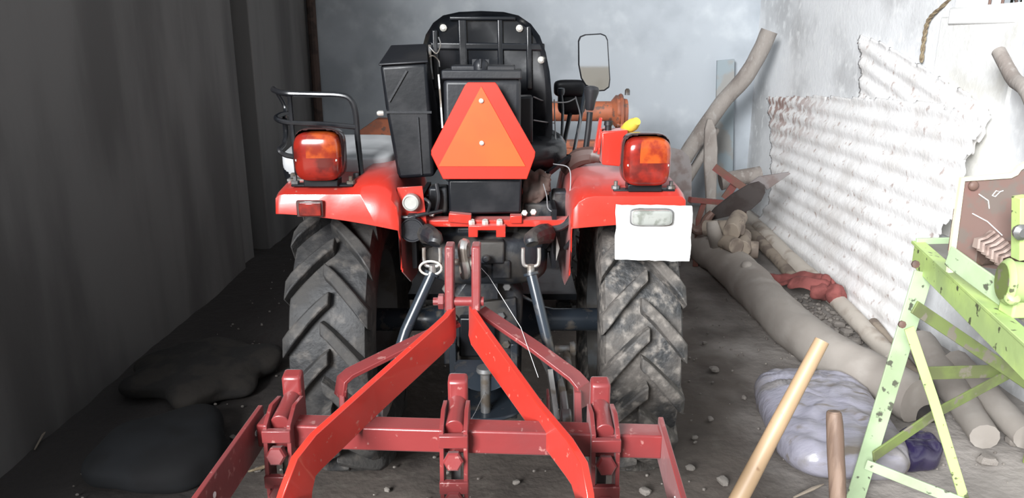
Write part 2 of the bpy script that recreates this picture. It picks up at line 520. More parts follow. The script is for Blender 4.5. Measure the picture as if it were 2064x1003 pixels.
# right wall with a window opening
WY0, WY1, WZ0, WZ1 = 2.98, 3.42, 1.435, 2.2
wr = MB()
def wbox(y0, y1, z0, z1):
    wr.box((XR + 0.1, (y0 + y1) / 2, (z0 + z1) / 2), (0.2, y1 - y0, z1 - z0))
YR0 = 0.9
wbox(YR0, WY0, -0.1, ZC)
wbox(WY1, YB, -0.1, ZC)
wbox(WY0, WY1, -0.1, WZ0)
wbox(WY0, WY1, WZ1, ZC)
struct(wr.build('wall_right', M['plaster_right']))
struct(MB().box(((XL + XR) / 2, (2.5 + YB) / 2, ZC + 0.05), (XR - XL + 0.6, YB - 2.5 + 0.3, 0.1)).build('ceiling', M['ceil']))
# window: limewashed sill, frame, wire grille
wn = thing('window_1', 'small unglazed window with white limewashed sill in right wall', 'window', (XR, 3.2, WZ0))
wn['kind'] = 'structure'
MB().box((XR + 0.05, (WY0 + WY1) / 2, WZ0 - 0.025), (0.14, WY1 - WY0 + 0.02, 0.075)).build('sill', M['lime'], wn, bevel=0.008)
for k in range(5):
    y = WY0 + (k + 0.5) * (WY1 - WY0) / 5
    MB().rod((XR + 0.12, y, WZ0), (XR + 0.12, y, WZ1), 0.006, 8).build('bar', M['rust'], wn)
# cement patch below the window
struct(MB().box((XR - 0.004, (2.95 + 3.5) / 2, 0.94), (0.018, 0.55, 0.94)).build('trim_4', M['patch'], bevel=0.006))
# vertical cement strip in the back corner (left) like a pipe
struct(MB().tube([(XL + 0.05, 6.03, 0), (XL + 0.05, 6.03, ZC)], 0.035, 10).build('trim_5', M['rag_brown']))

# bush outside the window
bsh = MB()
for k in range(900):
    c = V((XR + 0.35 + random.random() * 0.9, 3.3 + random.random() * 1.7, 0.9 + random.random() * 1.5))
    R = Matrix.Rotation(random.random() * 6.3, 3, V((random.random() - .5, random.random() - .5, random.random() - .5)).normalized())
    l, wd = 0.06 + random.random() * 0.07, 0.028
    bsh.add([c + R @ V(p) for p in ((-l, 0, 0), (0, -wd, 0.006), (l, 0, 0), (0, wd, 0.006))], [(0, 1, 2, 3)])
for k in range(14):
    y = 3.3 + k * 0.12
    bsh.tube([(XR + 0.8, 4.1, -0.05), (XR + 0.75, (y + 4.1) / 2, 0.8), (XR + 0.5 + 0.6 * random.random(), y, 2.3)], [0.016, 0.010, 0.004], 5)
tag(bsh.build('bush', M['leaf']), 'dark dry bush outside behind the small window', 'bush')
struct(MB().box((0, -2, -0.16), (34, 34, 0.2)).build('ground', M['yard']))
struct(MB().box((1.0, -9.0, 1.55), (15, 0.3, 3.2)).build('wall_front', M['yard_wall']))

# ------------------------------------------------------------------ tractor
TX = -0.069
AX, AZ = 2.2, 0.45
T = thing('tractor', 'small red farm tractor seen from behind, parked in the shed', 'tractor', (TX, AX, 0))

# --- rear wheels
def tyre_prof(s):     # lateral offset -> carcass radius
    a = abs(s)
    return 0.417 - 0.25 * a * a - (0 if a < 0.075 else 6.0 * (a - 0.075) ** 2)
TW = 0.098
def rear_wheel(cx, m, phase, side):
    c = V((cx, AX, AZ))
    prof = []
    for i in range(13):
        s_ = -TW + 2 * TW * i / 12
        prof.append((tyre_prof(s_), s_))
    prof = [(0.235, -0.070), (0.255, -0.092), (0.30, -0.108), (0.35, -0.111), (0.39, -0.106)] + prof + [(0.39, 0.106), (0.35, 0.111), (0.30, 0.108), (0.255, 0.092), (0.235, 0.070)]
    wh = MB().lathe(prof, c, (1, 0, 0), 72, closed=True).build('rear_wheel', m, T, ang=50)
    # one lug, mesh shared; left-hand and right-hand ones
    nl = 18
    for hand in (-1, 1):
        lug = MB()
        secs = []
        ns = 7
        for i in range(ns + 1):
            t = i / ns
            a = -0.010 + (TW + 0.010 + 0.012) * t
            th = -(0.30 * (t ** 1.15)) + 0.10
            hw = (0.0165 + 0.009 * t) / 0.43
            top = 0.451 - 0.05 * max(0, a) ** 2 * 8 - (0.012 if t > 0.95 else 0)
            bot = tyre_prof(min(a, TW)) - 0.006
            if t > 0.95:
                bot -= 0.03
            def pt(r, thh, aa=a):
                return V((hand * aa, -r * math.cos(thh), r * math.sin(thh)))
            secs += [pt(bot, th - hw * 1.35), pt(top, th - hw), pt(top, th + hw), pt(bot, th + hw * 1.35)]
        fs = [(0, 1, 2, 3), tuple(4 * ns + k for k in (3, 2, 1, 0))]
        for i in range(ns):
            for k in range(3):
                fs.append((4 * i + k, 4 * (i + 1) + k, 4 * (i + 1) + k + 1, 4 * i + k + 1))
        lug.add(secs, fs)
        proto = None
        for k in range(nl):
            ang = phase + 2 * PI * (k + (0.5 if hand > 0 else 0)) / nl
            if proto is None:
                ORIG['_w'] = V((0, 0, 0))
                proto = lug.build('lug', m, None, ang=50, bevel=0.004)
                o = proto
            else:
                o = proto.copy()
                C.objects.link(o)
            o.parent = wh
            o.location = c - ORIG[wh.name]
            o.rotation_euler = (-ang, 0, 0)
    rim = MB()
    rim.lathe([(0.245, -0.085), (0.252, -0.078), (0.225, -0.06), (0.215, 0), (0.225, 0.06), (0.252, 0.078), (0.245, 0.085), (0.232, 0.085), (0.205, 0.02), (0.205, -0.02), (0.232, -0.085)], c, (1, 0, 0), 40, closed=True)
    rim.lathe([(0.21, side * 0.02), (0.16, side * 0.035), (0.09, side * 0.03), (0.05, side * 0.03), (0.05, side * 0.05), (0.0, side * 0.05)], c, (1, 0, 0), 40)
    rim.build('rim', M['rim'], wh)
    for k in range(6):
        a = k * PI / 3
        MB().bolt(c + V((-side * 0.0, 0.12 * math.cos(a), 0.12 * math.sin(a))), (-side, 0, 0), 0.011, 0.03).build('wheel_nut', M['steel_dull'], wh)
rear_wheel(-0.4816, M['tyre'], 0.06, -1)
rear_wheel(0.343, M['tyre_mud'], 0.20, 1)

# --- front wheels
for cx in (TX - 0.36, TX + 0.36):
    c = V((cx, 3.62, 0.27))
    wh = MB().lathe([(0.15, -0.05), (0.2, -0.068), (0.245, -0.06), (0.26, -0.03), (0.262, 0), (0.26, 0.03), (0.245, 0.06), (0.2, 0.068), (0.15, 0.05)], c, (1, 0, 0), 40, closed=True).build('front_wheel', M['tyre'], T)
    MB().lathe([(0.152, -0.045), (0.14, -0.02), (0.05, -0.01), (0.04, -0.04), (0.0, -0.04)], c, (1, 0, 0), 24).lathe([(0.152, 0.045), (0.14, 0.02), (0.05, 0.01), (0.0, 0.01)], c, (1, 0, 0), 24).build('rim', M['rim'], wh)
    pr = None
    for hand in (-1, 1):
        for k in range(14):
            a = 2 * PI * (k + (0.5 if hand > 0 else 0)) / 14
            lb = MB().bar([(hand * 0.0, 0, 0), (hand * 0.06, 0, -0.035)], 0.022, 0.022, up=(0, 1, 0))
            if k == 0:
                pr = lb.build('lug', M['tyre'], None)
                o = pr
            else:
                o = pr.copy()
                C.objects.link(o)
            o.parent = wh
            o.location = c - ORIG[wh.name] + V((0, -0.262 * math.cos(a), 0.262 * math.sin(a)))
            o.rotation_euler = (-a, 0, 0)
# --- hood, front axle, engine (mostly hidden behind the seat)
hd = MB()
hd.prism([(TX - 0.17, 2.95, 0.62), (TX + 0.17, 2.95, 0.62), (TX + 0.17, 2.95, 0.90), (TX + 0.12, 2.95, 0.95), (TX - 0.12, 2.95, 0.95), (TX - 0.17, 2.95, 0.90)], (0, 0.85, -0.03))
hd.build('hood', M['red'], T, bevel=0.02)
MB().box((TX, 3.82, 0.72), (0.30, 0.02, 0.24)).build('grille', M['black'], T, bevel=0.01)
MB().box((TX, 3.3, 0.50), (0.24, 0.9, 0.26)).build('engine', M['cast'], T, bevel=0.02)
MB().box((TX, 3.62, 0.33), (0.60, 0.07, 0.08)).rod((TX - 0.36, 3.62, 0.27), (TX + 0.36, 3.62, 0.27), 0.02).build('front_axle', M['cast'], T, bevel=0.008)
MB().box((TX, 2.84, 0.88), (0.30, 0.2, 0.22)).build('dashboard', M['black'], T, bevel=0.03)
sw = MB()
sc_ = V((TX, 2.68, 1.02))
R = Rx(math.radians(-50))
ring = [sc_ + R @ V((0.16 * math.cos(a), 0.16 * math.sin(a), 0)) for a in [2 * PI * k / 28 for k in range(29)]]
sw.tube(ring, 0.012, 8, cap=False)
for k in range(3):
    a = PI / 2 + k * 2 * PI / 3
    sw.rod(sc_, sc_ + R @ V((0.155 * math.cos(a), 0.155 * math.sin(a), 0)), 0.008, 6)
sw.rod(sc_, sc_ + V((0, 0.16, -0.14)), 0.014)
sw.build('steering_wheel', M['black'], T)

# --- gearbox / axle
gb = MB()
gb.prism([(TX - 0.095, 1.96, 0.36), (TX + 0.095, 1.96, 0.36), (TX + 0.10, 1.96, 0.62), (TX + 0.06, 1.96, 0.68), (TX - 0.06, 1.96, 0.68), (TX - 0.10, 1.96, 0.62)], (0, 1.0, 0))
gb.build('gearbox', M['cast'], T, bevel=0.015)
for s_ in (-1, 1):
    MB().lathe([(0.085, 0.09), (0.07, 0.12), (0.045, 0.16), (0.036, 0.2), (0.036, 0.36), (0.06, 0.365), (0.06, 0.385)], (TX, AX, AZ + 0.01), (s_, 0, 0), 20).build('axle_housing', M['rod'], T)
lc = MB()
lc.supere((TX, 2.02, 0.735), (0.17, 0.13, 0.075), 0.5, 0.6)
lc.box((TX, 2.02, 0.80), (0.17, 0.15, 0.05))
lc.build('lift_housing', M['cast'], T, bevel=0.01)
cvp = MB()
cvp.prism([at(895, 620, 1.945), at(1040, 600, 1.945), at(1048, 720, 1.945), at(895, 735, 1.945)], (0, 0.02, 0))
cp = cvp.build('rear_cover', M['cast'], T, bevel=0.004)
for p in ((978, 582), (1010, 635), (1022, 576), (1020, 692), (915, 640), (915, 700), (900, 580)):
    MB().bolt(at(p[0], p[1], 1.945), (0, -1, 0), 0.012, 0.012).build('cover_bolt', M['steel_dull'], T)
ptop = MB()
ptop.prism([at(925, 640, 1.92), at(1000, 640, 1.92), at(1000, 720, 1.92), at(925, 720, 1.92)], (0, 0.03, 0))
ptop.build('pto_guard', M['black'], T, bevel=0.006)
# lift arms
la = MB()
la.rod((TX - 0.2, 1.98, 0.775), (TX + 0.2, 1.98, 0.775), 0.03)
for s_, px in ((-1, 875), (1, 1073)):
    e = at(px, 492, 1.74)
    la.tube(smooth_path([V((TX + s_ * 0.15, 1.98, 0.775)), V((TX + s_ * 0.155, 1.88, 0.82)), e + V((0, 0.02, 0.01)), e], 4), [0.030, 0.028, 0.02, 0.016], 10)
la.build('lift_arm', M['cast'], T)
# lift rods with clevises
def lift_rod(name, top, mid, bot, clev):
    a, b, c = at(*top), at(*mid), at(*bot)
    r = MB().tube([a, a.lerp(b, 0.1), b, c], [0.0125, 0.0135, 0.0135, 0.012], 14).lathe([(0.012, 0), (0.019, 0.001), (0.019, 0.007), (0.012, 0.008)], a, b - a, 16).build(name, M['rod'], T)
    q = MB()
    hw, hh = 0.019, 0.052
    p = a + V((0, 0, 0.008))
    q.tube(smooth_path([p + V((-hw, 0, hh)), p + V((-hw, 0, 0.022)), p + V((-hw * 0.7, 0, 0.008)), p + V((hw * 0.7, 0, 0.008)), p + V((hw, 0, 0.022)), p + V((hw, 0, hh))], 4), 0.0046, 8)
    q.tube([p + V((0, 0, -0.012)), p + V((0, 0, 0.01))], 0.009, 10)
    q.build('clevis', M['steel'], r)
    return r
lift_rod('lift_rod', (872, 548, 1.70), (818, 665, 1.66), (775, 800, 1.60), -1)
lift_rod('lift_rod', (1070, 548, 1.70), (1097, 660, 1.66), (1133, 820, 1.60), 1)
# linch pin ring at the left clevis
p = at(868, 540, 1.69)
MB().tube([p + V((0.026 * math.cos(a), 0, 0.017 * math.sin(a))) for a in [2 * PI * k / 20 for k in range(21)]], 0.003, 6, cap=False).build('linch_pin', M['zinc'], T)
# lower links
for a, b, c in (((815, 700, 1.95), (785, 790, 1.62), (765, 835, 1.50)), ((1090, 700, 1.95), (1128, 780, 1.62), (1140, 850, 1.50))):
    MB().bar(smooth_path([at(*a), at(*b), at(*c)], 3), 0.05, 0.016).lathe([(0.03, -0.012), (0.03, 0.012)], at(*c), (1, 0, 0), 16).build('lower_link', M['steel_dull'], T, bevel=0.004)
lvr = MB()
lvr.bar([at(1108, 745, 1.60), at(1122, 845, 1.53)], 0.012, 0.012)
lvr.build('link_adjuster', M['steel'], T)
chk = MB()
p = at(1140, 703, 1.78)
chk.rod(at(1118, 703, 1.78), at(1150, 703, 1.78), 0.010)
chk.lathe([(0.018, 0), (0.02, 0.012), (0.014, 0.016)], at(1148, 703, 1.78), (1, 0, 0), 12)
chk.rod(at(1142, 708, 1.78), at(1150, 790, 1.62), 0.010)
chk.build('check_link', M['steel_dull'], T)
# drawbar bracket with pin
db = MB()
arc = [at(916, 736, 1.86)] + [at(916 + 118 * t, 745 + 45 * math.sin(PI * (0.06 + t * 0.88)) ** 0.6, 1.80) for t in [k / 10 for k in range(11)]] + [at(1036, 736, 1.86)]
db.prism(arc, (0, 0.004, 0.016))
db.box(at(915, 760, 1.88), (0.018, 0.06, 0.22))
db.box(at(1036, 760, 1.88), (0.018, 0.06, 0.22))
z0 = at(978, 822, 1.83)
db.lathe([(0.11, -0.006), (0.115, 0), (0.11, 0.006)], z0 + V((0, 0.04, 0)), (0, 0, 1), 28)
db.build('drawbar_bracket', M['rod'], T, bevel=0.002)
pn = MB()
pt_ = at(978, 752, 1.80)
pn.lathe([(0.022, 0.0), (0.024, 0.004), (0.022, 0.014)], pt_ + V((0, 0, 0.004)), (0, 0, 1), 16)
pn.rod(pt_, V((pt_.x, pt_.y, z0.z - 0.02)), 0.013)
pn.build('drawbar_pin', M['steel_dull'], T)

# --- fenders
def fender(name, xo, xi, zr, lip_o, lip_i, skirt, sy, hump):
    st = [(1.822, zr), (1.85, zr + 0.010), (1.90, zr + 0.016), (2.0, zr + 0.022), (2.12, zr + 0.026), (2.25, zr + 0.026), (2.38, zr + 0.0), (2.48, zr - 0.05), (2.56, zr - 0.12), (2.62, zr - 0.22)]
    sg = 1 if xi > xo else -1
    W = abs(xi - xo)
    xs = [0.0, 0.0, 0.008, 0.02] + [0.02 + (W - 0.075) * k / 6 for k in range(1, 7)] + [W - 0.035, W - 0.018, W - 0.005, W, W, W]
    zo = [-0.035, -0.010, -0.002, 0] + [0] * 6 + [-0.004, -0.014, -0.032, -0.06, -0.14, None]
    rows = []
    # rear lip row
    row = []
    for a, b in zip(xs, zo):
        f = min(1, a / W)
        zl = lip_o + (lip_i - lip_o) * f ** 1.6
        row.append(V((xo + sg * a, 1.812, min(zl, zl if b is not None else skirt)) if b is not None and b > -0.13 else (xo + sg * a, 1.835, (zr - 0.13) if b is not None else skirt)))
    rows.append(row)
    for i, (y, z) in enumerate(st):
        row = []
        for a, b in zip(xs, zo):
            zz = z + (b if b is not None else 0)
            if hump and a > W * 0.60 and a < W - 0.01 and i >= 1:
                zz += hump * min(1, i / 2)
            if b is None:
                zz = max(skirt - 0.10 * min(1, (y - 1.83) / 0.2), 0.58) if y < 2.5 else 0.56
            if b is not None and b < -0.13:
                zz = z - 0.14
            row.append(V((xo + sg * a, y + (0.03 if (b is None and i == 0) else 0), zz)))
        rows.append(row)
    n = len(xs)
    mb = MB().add([p for r in rows for p in r], [(j * n + k, j * n + k + 1, (j + 1) * n + k + 1, (j + 1) * n + k) for j in range(len(rows) - 1) for k in range(n - 1)])
    o = mb.build(name, M['red'], T, ang=60, solid=0.004)
    md = o.modifiers.new('bevel', 'BEVEL')
    md.width = 0.006
    md.segments = 3
    md.limit_method = 'ANGLE'
    md.angle_limit = math.radians(50)
    return o
fl = fender('fender', -0.588, -0.285, 0.935, 0.888, 0.845, 0.735, 1.82, 0.022)
fr = fender('fender', 0.432, 0.150, 0.930, 0.868, 0.850, 0.725, 1.82, 0)

# reflector on the left fender
rf = MB().box(at(625, 420, 1.806), (0.066, 0.012, 0.042)).build('reflector', M['lens_rim'], fl, bevel=0.003)
rf['label'] = 'red reflector in a dark frame'
ORIG[rf.name] = ORIG[T.name]
MB().box(at(625, 422, 1.798), (0.054, 0.008, 0.032)).build('reflector_lens', M['lens_red'], T, bevel=0.002)
# number plate and its lamp
npl = MB()
edge = []
for k in range(14): edge.append((1242 + (1395 - 1242) * k / 13, 412 + 2 * random.random() + 2 * k / 13))
for k in range(1, 8): edge.append((1396 - 7 * k / 7 + 2 * random.random(), 414 + 112 * k / 7))
for k in range(1, 14): edge.append((1389 - (1389 - 1240) * k / 13, 526 - 4 * k / 13 + 2.5 * random.random()))
for k in range(1, 7): edge.append((1239 + 2 * random.random() + (3 if k in (4, 5) else 0), 522 - 108 * k / 7))
npl.prism([at(x, y, 1.795) for x, y in edge], (0, 0.006, 0))
npo = npl.build('number_plate', M['white_plate'], T)
npo['label'] = 'blank white number plate with chipped edges'
MB().supere(at(1313, 437, 1.782), (0.050, 0.018, 0.019), 0.35, 0.45).build('plate_lamp', M['clear'], T)
MB().supere(at(1313, 437, 1.788), (0.054, 0.012, 0.022), 0.35, 0.45).build('plate_lamp_base', M['steel_dull'], T)

# --- tail lamps
def tail_lamp(px, py, fx):
    c = at(px, py, 1.845)
    hs = MB().supere(c + V((0, 0.012, 0.004)), (0.061, 0.040, 0.064), 0.48, 0.48, 40, 24, keep=lambda p: p.y > -0.026).build('tail_lamp', M['lens_rim'], T)
    sz = (0.058, 0.040, 0.060)
    cc = c + V((0, -0.008, 0))
    amb = lambda p: p.y < 0.012 and p.z > 0.006 and p.x > -0.02
    MB().supere(cc, sz, 0.50, 0.50, 44, 28, keep=lambda p: p.y < 0.012 and not amb(p)).build('red_lens', M['lens_red'], hs)
    MB().supere(cc, sz, 0.50, 0.50, 44, 28, keep=amb).build('amber_lens', M['lens_amber'], hs)
    for sx in (-1, 1):
        MB().lathe([(0.0045, 0), (0.0045, 0.006), (0.003, 0.008)], cc + V((sx * 0.047, -0.026, -0.006)), (0, -1, 0), 10).build('lens_screw', M['zinc'], hs)
    k = MB()
    k.box((c.x, c.y + 0.012, c.z - 0.068), (0.085, 0.05, 0.018))
    k.box((c.x + fx * 0.004, c.y + 0.012, c.z - 0.076), (0.155, 0.03, 0.006))
    k.build('bracket', M['black'], hs, bevel=0.002)
    for sx in (-1, 1):
        MB().lathe([(0.011, 0), (0.011, 0.008), (0.005, 0.009), (0.005, 0.02)], V((c.x + fx * 0.004 + sx * 0.070, c.y + 0.012, c.z - 0.074)), (0, 0, 1), 8).build('bolt', M['steel_dull'], hs)
tail_lamp(645, 313, 0)
tail_lamp(1301, 323, 0)

# --- left fender seat and guard rail
cc_ = V((at(694, 300, 2.16).x, 2.165, 0.985))
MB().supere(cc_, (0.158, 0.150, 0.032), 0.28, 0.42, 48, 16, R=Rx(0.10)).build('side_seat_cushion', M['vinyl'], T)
MB().supere(cc_ - V((0, -0.004, 0.022)), (0.160, 0.150, 0.030), 0.28, 0.42, 48, 10, R=Rx(0.06)).build('side_seat_base', M['black'], T)
gr = MB()
YR = 1.96
gr.tube(smooth_path([at(552, 179, YR + 0.07), at(553, 182, YR + 0.03), at(575, 188, YR), at(630, 190, YR), at(685, 192, YR), at(706, 201, YR), at(716, 225, YR), at(721, 280, YR), at(729, 354, 1.93)], 5), 0.0075, 10)
gr.tube([at(583, 188, YR), at(590, 270, YR), at(599, 352, 1.93)], 0.0062, 8)
gr.tube(smooth_path([at(588, 228, YR + 0.09), at(566, 231, YR + 0.04), at(557, 239, YR + 0.01), at(582, 247, YR), at(650, 250, YR), at(718, 256, YR)], 5), 0.0068, 8)
gr.tube(smooth_path([at(573, 238, YR + 0.05), at(576, 270, YR + 0.05), at(572, 290, YR + 0.03), at(563, 302, YR), at(575, 312, YR), at(594, 316, YR)], 5), 0.0068, 8)
gr.tube(smooth_path([at(556, 182, YR + 0.06), at(574, 215, YR + 0.07), at(573, 238, YR + 0.05)], 4), 0.005, 8)
gro = gr.build('guard_rail', M['seat_shell'], T)
for px, py in ((601, 358), (727, 358)):
    b = MB()
    p = at(px, py, 1.93)
    b.box(p + V((0, 0, -0.004)), (0.05, 0.03, 0.006)).bolt(p + V((0.012, -0.004, 0)), (0, 0, 1), 0.009, 0.012).bolt(p + V((-0.012, 0.004, 0)), (0, 0, 1), 0.009, 0.012)
    b.build('rail_foot', M['steel_dull'], T)

# --- driver's seat
sb = [(853, 330), (848, 200), (850, 100), (858, 70), (873, 46), (893, 31), (925, 24), (970, 22), (1015, 24), (1045, 31), (1070, 48), (1088, 72), (1100, 105), (1108, 145), (1113, 200), (1114, 262), (1108, 300), (1090, 330)]
outl = [at(x, y, 2.16) for x, y in sb]
sbo = MB()
cen = sum(outl, V((0, 0, 0))) / len(outl)
n = len(outl)
rings = []
for sc, yo in ((0.90, 0.018), (0.965, 0.006), (1.0, 0.0), (1.0, 0.045), (0.97, 0.075), (0.85, 0.10)):
    rings.append([V((cen.x + (p.x - cen.x) * sc, p.y + yo, cen.z + (p.z - cen.z) * sc)) for p in outl])
vs = [p for r in rings for p in r]
fs = [tuple(range(n)), tuple((len(rings) - 1) * n + k for k in range(n))[::-1]]
for j in range(len(rings) - 1):
    for k in range(n):
        k2 = (k + 1) % n
        fs.append((j * n + k, j * n + k2, (j + 1) * n + k2, (j + 1) * n + k))
sbo.add(vs, fs)
seat = sbo.build('driver_seat_back', M['seat_shell'], T, ang=50)
for kk_, ((x0, y0), (x1, y1), ww) in enumerate((((868, 92), (1098, 95), 0.010), ((931, 36), (936, 180), 0.012), ((1007, 36), (1010, 180), 0.008), ((1066, 52), (1067, 180), 0.008), ((876, 60), (880, 180), 0.008), ((905, 37), (1040, 37), 0.006))):
    Ys = 2.174 - 0.0006 * kk_
    MB().bar([at(x0, y0, Ys), at(x1, y1, Ys)], 0.010, ww * 2.0, up=(0, -1, 0)).build('seat_rib', M['seat_shell'], T, bevel=0.0045, seg=3)
for px, py in ((893, 56), (1047, 57), (1091, 121), (1075, 320)):
    MB().lathe([(0.010, 0), (0.010, 0.005), (0.004, 0.010), (0, 0.010)], at(px, py, 2.165) + V((0, 0.012, 0)), (0, -1, 0), 10).build('seat_bolt', M['zinc'], T)
MB().supere(V((TX + 0.03, 2.30, 0.985)), (0.205, 0.22, 0.060), 0.6, 0.6, 36, 14).build('driver_seat_pan', M['seat_shell'], T)
MB().box((TX, 2.3, 0.88), (0.2, 0.2, 0.14)).build('seat_support', M['black'], T, bevel=0.01)
lat = MB()
lat.tube(smooth_path([at(866, 90, 2.05), at(868, 130, 2.05), at(872, 160, 2.05)], 4), 0.004, 6)
lat.tube(smooth_path([at(866, 95, 2.03), at(880, 108, 2.02), at(888, 90, 2.03), at(884, 75, 2.04)], 4), 0.0018, 6)
lat.tube(smooth_path([at(860, 120, 2.03), at(872, 112, 2.02), at(884, 122, 2.03), at(886, 135, 2.02)], 4), 0.0018, 6)
lat.build('seat_tie_wire', M['steel_dull'], T)

# --- black tank with lid and cap, lower box, side toolbox
TY = 1.93
tk = MB().prism([at(893, 160, TY), at(1050, 160, TY), at(1049, 368, TY), at(896, 368, TY)], (0, 0.12, 0)).build('oil_tank', M['black_dust'], T, bevel=0.012, seg=3)
ld = MB()
ld.prism([at(889, 141, TY - 0.004), at(1052, 141, TY - 0.004), at(1052, 160, TY - 0.004), at(889, 160, TY - 0.004)], (0, 0.13, 0))
ld.box(at(975, 138, TY + 0.07), (0.165, 0.10, 0.018))
ld.build('tank_lid', M['black_dust'], T, bevel=0.004)
cp_ = MB()
c = at(969, 137, TY + 0.03)
cp_.lathe([(0.020, -0.008), (0.021, 0.004), (0.019, 0.014), (0.012, 0.021), (0, 0.023)], c, (0, 0, 1), 20)
cp_.box(c + V((0, 0, 0.012)), (0.044, 0.005, 0.020)).box(c + V((0, -0.004, 0.012)), (0.005, 0.040, 0.022))
cp_.build('tank_cap', M['black_dust'], T, bevel=0.001)
MB().prism([at(1012, 196, TY + 0.10), at(1074, 194, TY + 0.10), at(1074, 290, TY + 0.10), at(1012, 290, TY + 0.10)], (0, 0.08, 0)).build('side_panel', M['black'], T, bevel=0.006)
lb = MB().prism([at(903, 362, TY - 0.02), at(1052, 362, TY - 0.02), at(1050, 430, TY - 0.02), at(905, 432, TY - 0.02)], (0, 0.14, 0)).build('battery_box', M['black'], T, bevel=0.006)
tb = MB()
pf = [(765, 132), (861, 126), (868, 220), (876, 356), (802, 361), (778, 228)]
f_ = [at(x, y, 1.95) for x, y in pf]
k_ = [at(790, 98, 2.13), at(857, 95, 2.13)] + [p + V((0, 0.18, 0.0)) for p in f_[2:]]
tb.add(f_ + k_, [(0, 1, 2, 3, 4, 5), (11, 10, 9, 8, 7, 6)] + [(i, (i + 1) % 6, 6 + (i + 1) % 6, 6 + i) for i in range(6)])
tbo = tb.build('toolbox', M['black'], T, bevel=0.010, seg=3)
l_ = [at(763, 134, 1.945), at(863, 128, 1.945), at(859, 93, 2.135), at(788, 96, 2.135)]
tbl = MB().prism([p + V((0, 0, 0.001)) for p in l_], (0, -0.002, 0.006)).build('toolbox_lid', M['black_dust'], T, bevel=0.003)
sm = MB()
sm.bar([at(778, 226, 1.947), at(870, 226, 1.947)], 0.004, 0.006, up=(0, -1, 0))
sm.bar([at(820, 142, 1.947), at(784, 205, 1.947)], 0.004, 0.005, up=(0, -1, 0))
sm.bar([at(842, 236, 1.947), at(850, 352, 1.947)], 0.004, 0.004, up=(0, -1, 0))
sm.build('toolbox_seam', M['black_dust'], T)
MB().lathe([(0.007, 0), (0.007, 0.012), (0.004, 0.016)], at(772, 228, 1.97), (-1, -0.4, 0), 8).build('toolbox_bolt', M['zinc'], T)
st_ = MB().bar([at(884, 150, 1.96), at(888, 200, 1.94), at(892, 258, 1.93)], 0.004, 0.0045, up=(0, -1, 0)).build('vent_pipe', M['steel_dull'], T)

# --- slow vehicle triangle
SY = 1.885
tr = MB().prism([at(x, y, SY) for x, y in ((943, 166), (998, 166), (1003, 172), (1079, 306), (1078, 316), (1062, 361), (893, 361), (869, 312), (869, 303), (937, 172))], (0, 0.006, 0)).build('warning_triangle', M['smv_border'], T, bevel=0.0015)
tr['label'] = 'orange triangular slow vehicle sign with red border'
MB().prism([at(x, y, SY - 0.003) for x, y in ((970, 174), (1059, 335), (884, 335))], (0, 0.003, 0)).build('triangle_field', M['smv'], T)
for px, py in ((970, 203), (971, 288)):
    MB().lathe([(0.006, 0), (0.006, 0.004), (0.003, 0.006), (0, 0.006)], at(px, py, SY - 0.003), (0, -1, 0), 10).build('rivet', M['zinc'], T)

# --- red cross member, centre bracket, socket bracket
cm = MB()
cm.bar([at(855, 446, 1.92), at(1160, 446, 1.92)], 0.018, 0.05)
cm.bar([at(905, 436, 1.90), at(950, 440, 1.90)], 0.024, 0.03)
cm.bar([at(1028, 440, 1.90), at(1052, 440, 1.90)], 0.020, 0.03)
cm.box(at(1150, 437, 1.93), (0.014, 0.06, 0.035))
cm.build('cross_member', M['red'], T, bevel=0.002)
ub = MB()
ub.prism([at(x, y, 1.87) for x, y in ((944, 455), (1019, 455), (1019, 478), (1000, 478), (1000, 464), (963, 464), (963, 478), (944, 478))], (0, 0.05, 0))
ub.build('top_link_bracket', M['red'], T, bevel=0.0015)
for px in (951, 978, 1007):
    MB().bolt(at(px, 451, 1.89), (0, -0.3, 1), 0.009, 0.012).build('bracket_bolt', M['zinc'], T)
sk = MB().prism([at(x, y, 1.875) for x, y in ((800, 378), (851, 375), (858, 430), (862, 480), (812, 486), (806, 430))], (0, 0.006, 0)).build('socket_bracket', M['red'], T, bevel=0.001)
MB().lathe([(0.020, 0), (0.023, 0.006), (0.021, 0.022), (0.017, 0.024), (0.016, 0.021), (0, 0.020)], at(831, 406, 1.872), (-0.1, -1, 0.05), 24).build('white_knob', M['knob_white'], T)
MB().lathe([(0.026, 0), (0.034, 0.004), (0.034, 0.018), (0.031, 0.026), (0.028, 0.026), (0.026, 0.023), (0, 0.022)], at(833, 460, 1.872), (0, -1, 0.05), 24).box(at(831, 436, 1.865), (0.02, 0.03, 0.014)).build('trailer_socket', M['black_dust'], T)
# top link eye at the mast and pins
ey = MB()
c = at(936, 522, 1.68)
ey.tube([c + V((0.004 * math.sin(a * 2), 0.020 * math.cos(a), 0.040 * math.sin(a))) for a in [2 * PI * k / 24 for k in range(25)]], 0.011, 8, cap=False)
ey.lathe([(0.016, -0.006), (0.016, 0.006)], at(948, 530, 1.68), (1, 0, 0), 12)
ey.rod(at(915, 528, 1.68), at(950, 528, 1.68), 0.008)
ey.build('top_link_eye', M['steel'], T)
tl = MB().rod(at(936, 520, 1.70), V((TX + 0.0, 1.96, 0.68)), 0.016).box(V((TX, 1.93, 0.68)), (0.06, 0.04, 0.10)).build('top_link', M['cast'], T)
vlv = MB()
vlv.box(at(990, 505, 1.90), (0.07, 0.05, 0.06)).lathe([(0.012, 0), (0.012, 0.01), (0.006, 0.014)], at(980, 520, 1.86), (0, -1, 0), 10).box(at(1010, 540, 1.9), (0.05, 0.04, 0.05))
vlv.build('hydraulic_valve', M['cast'], T, bevel=0.005)

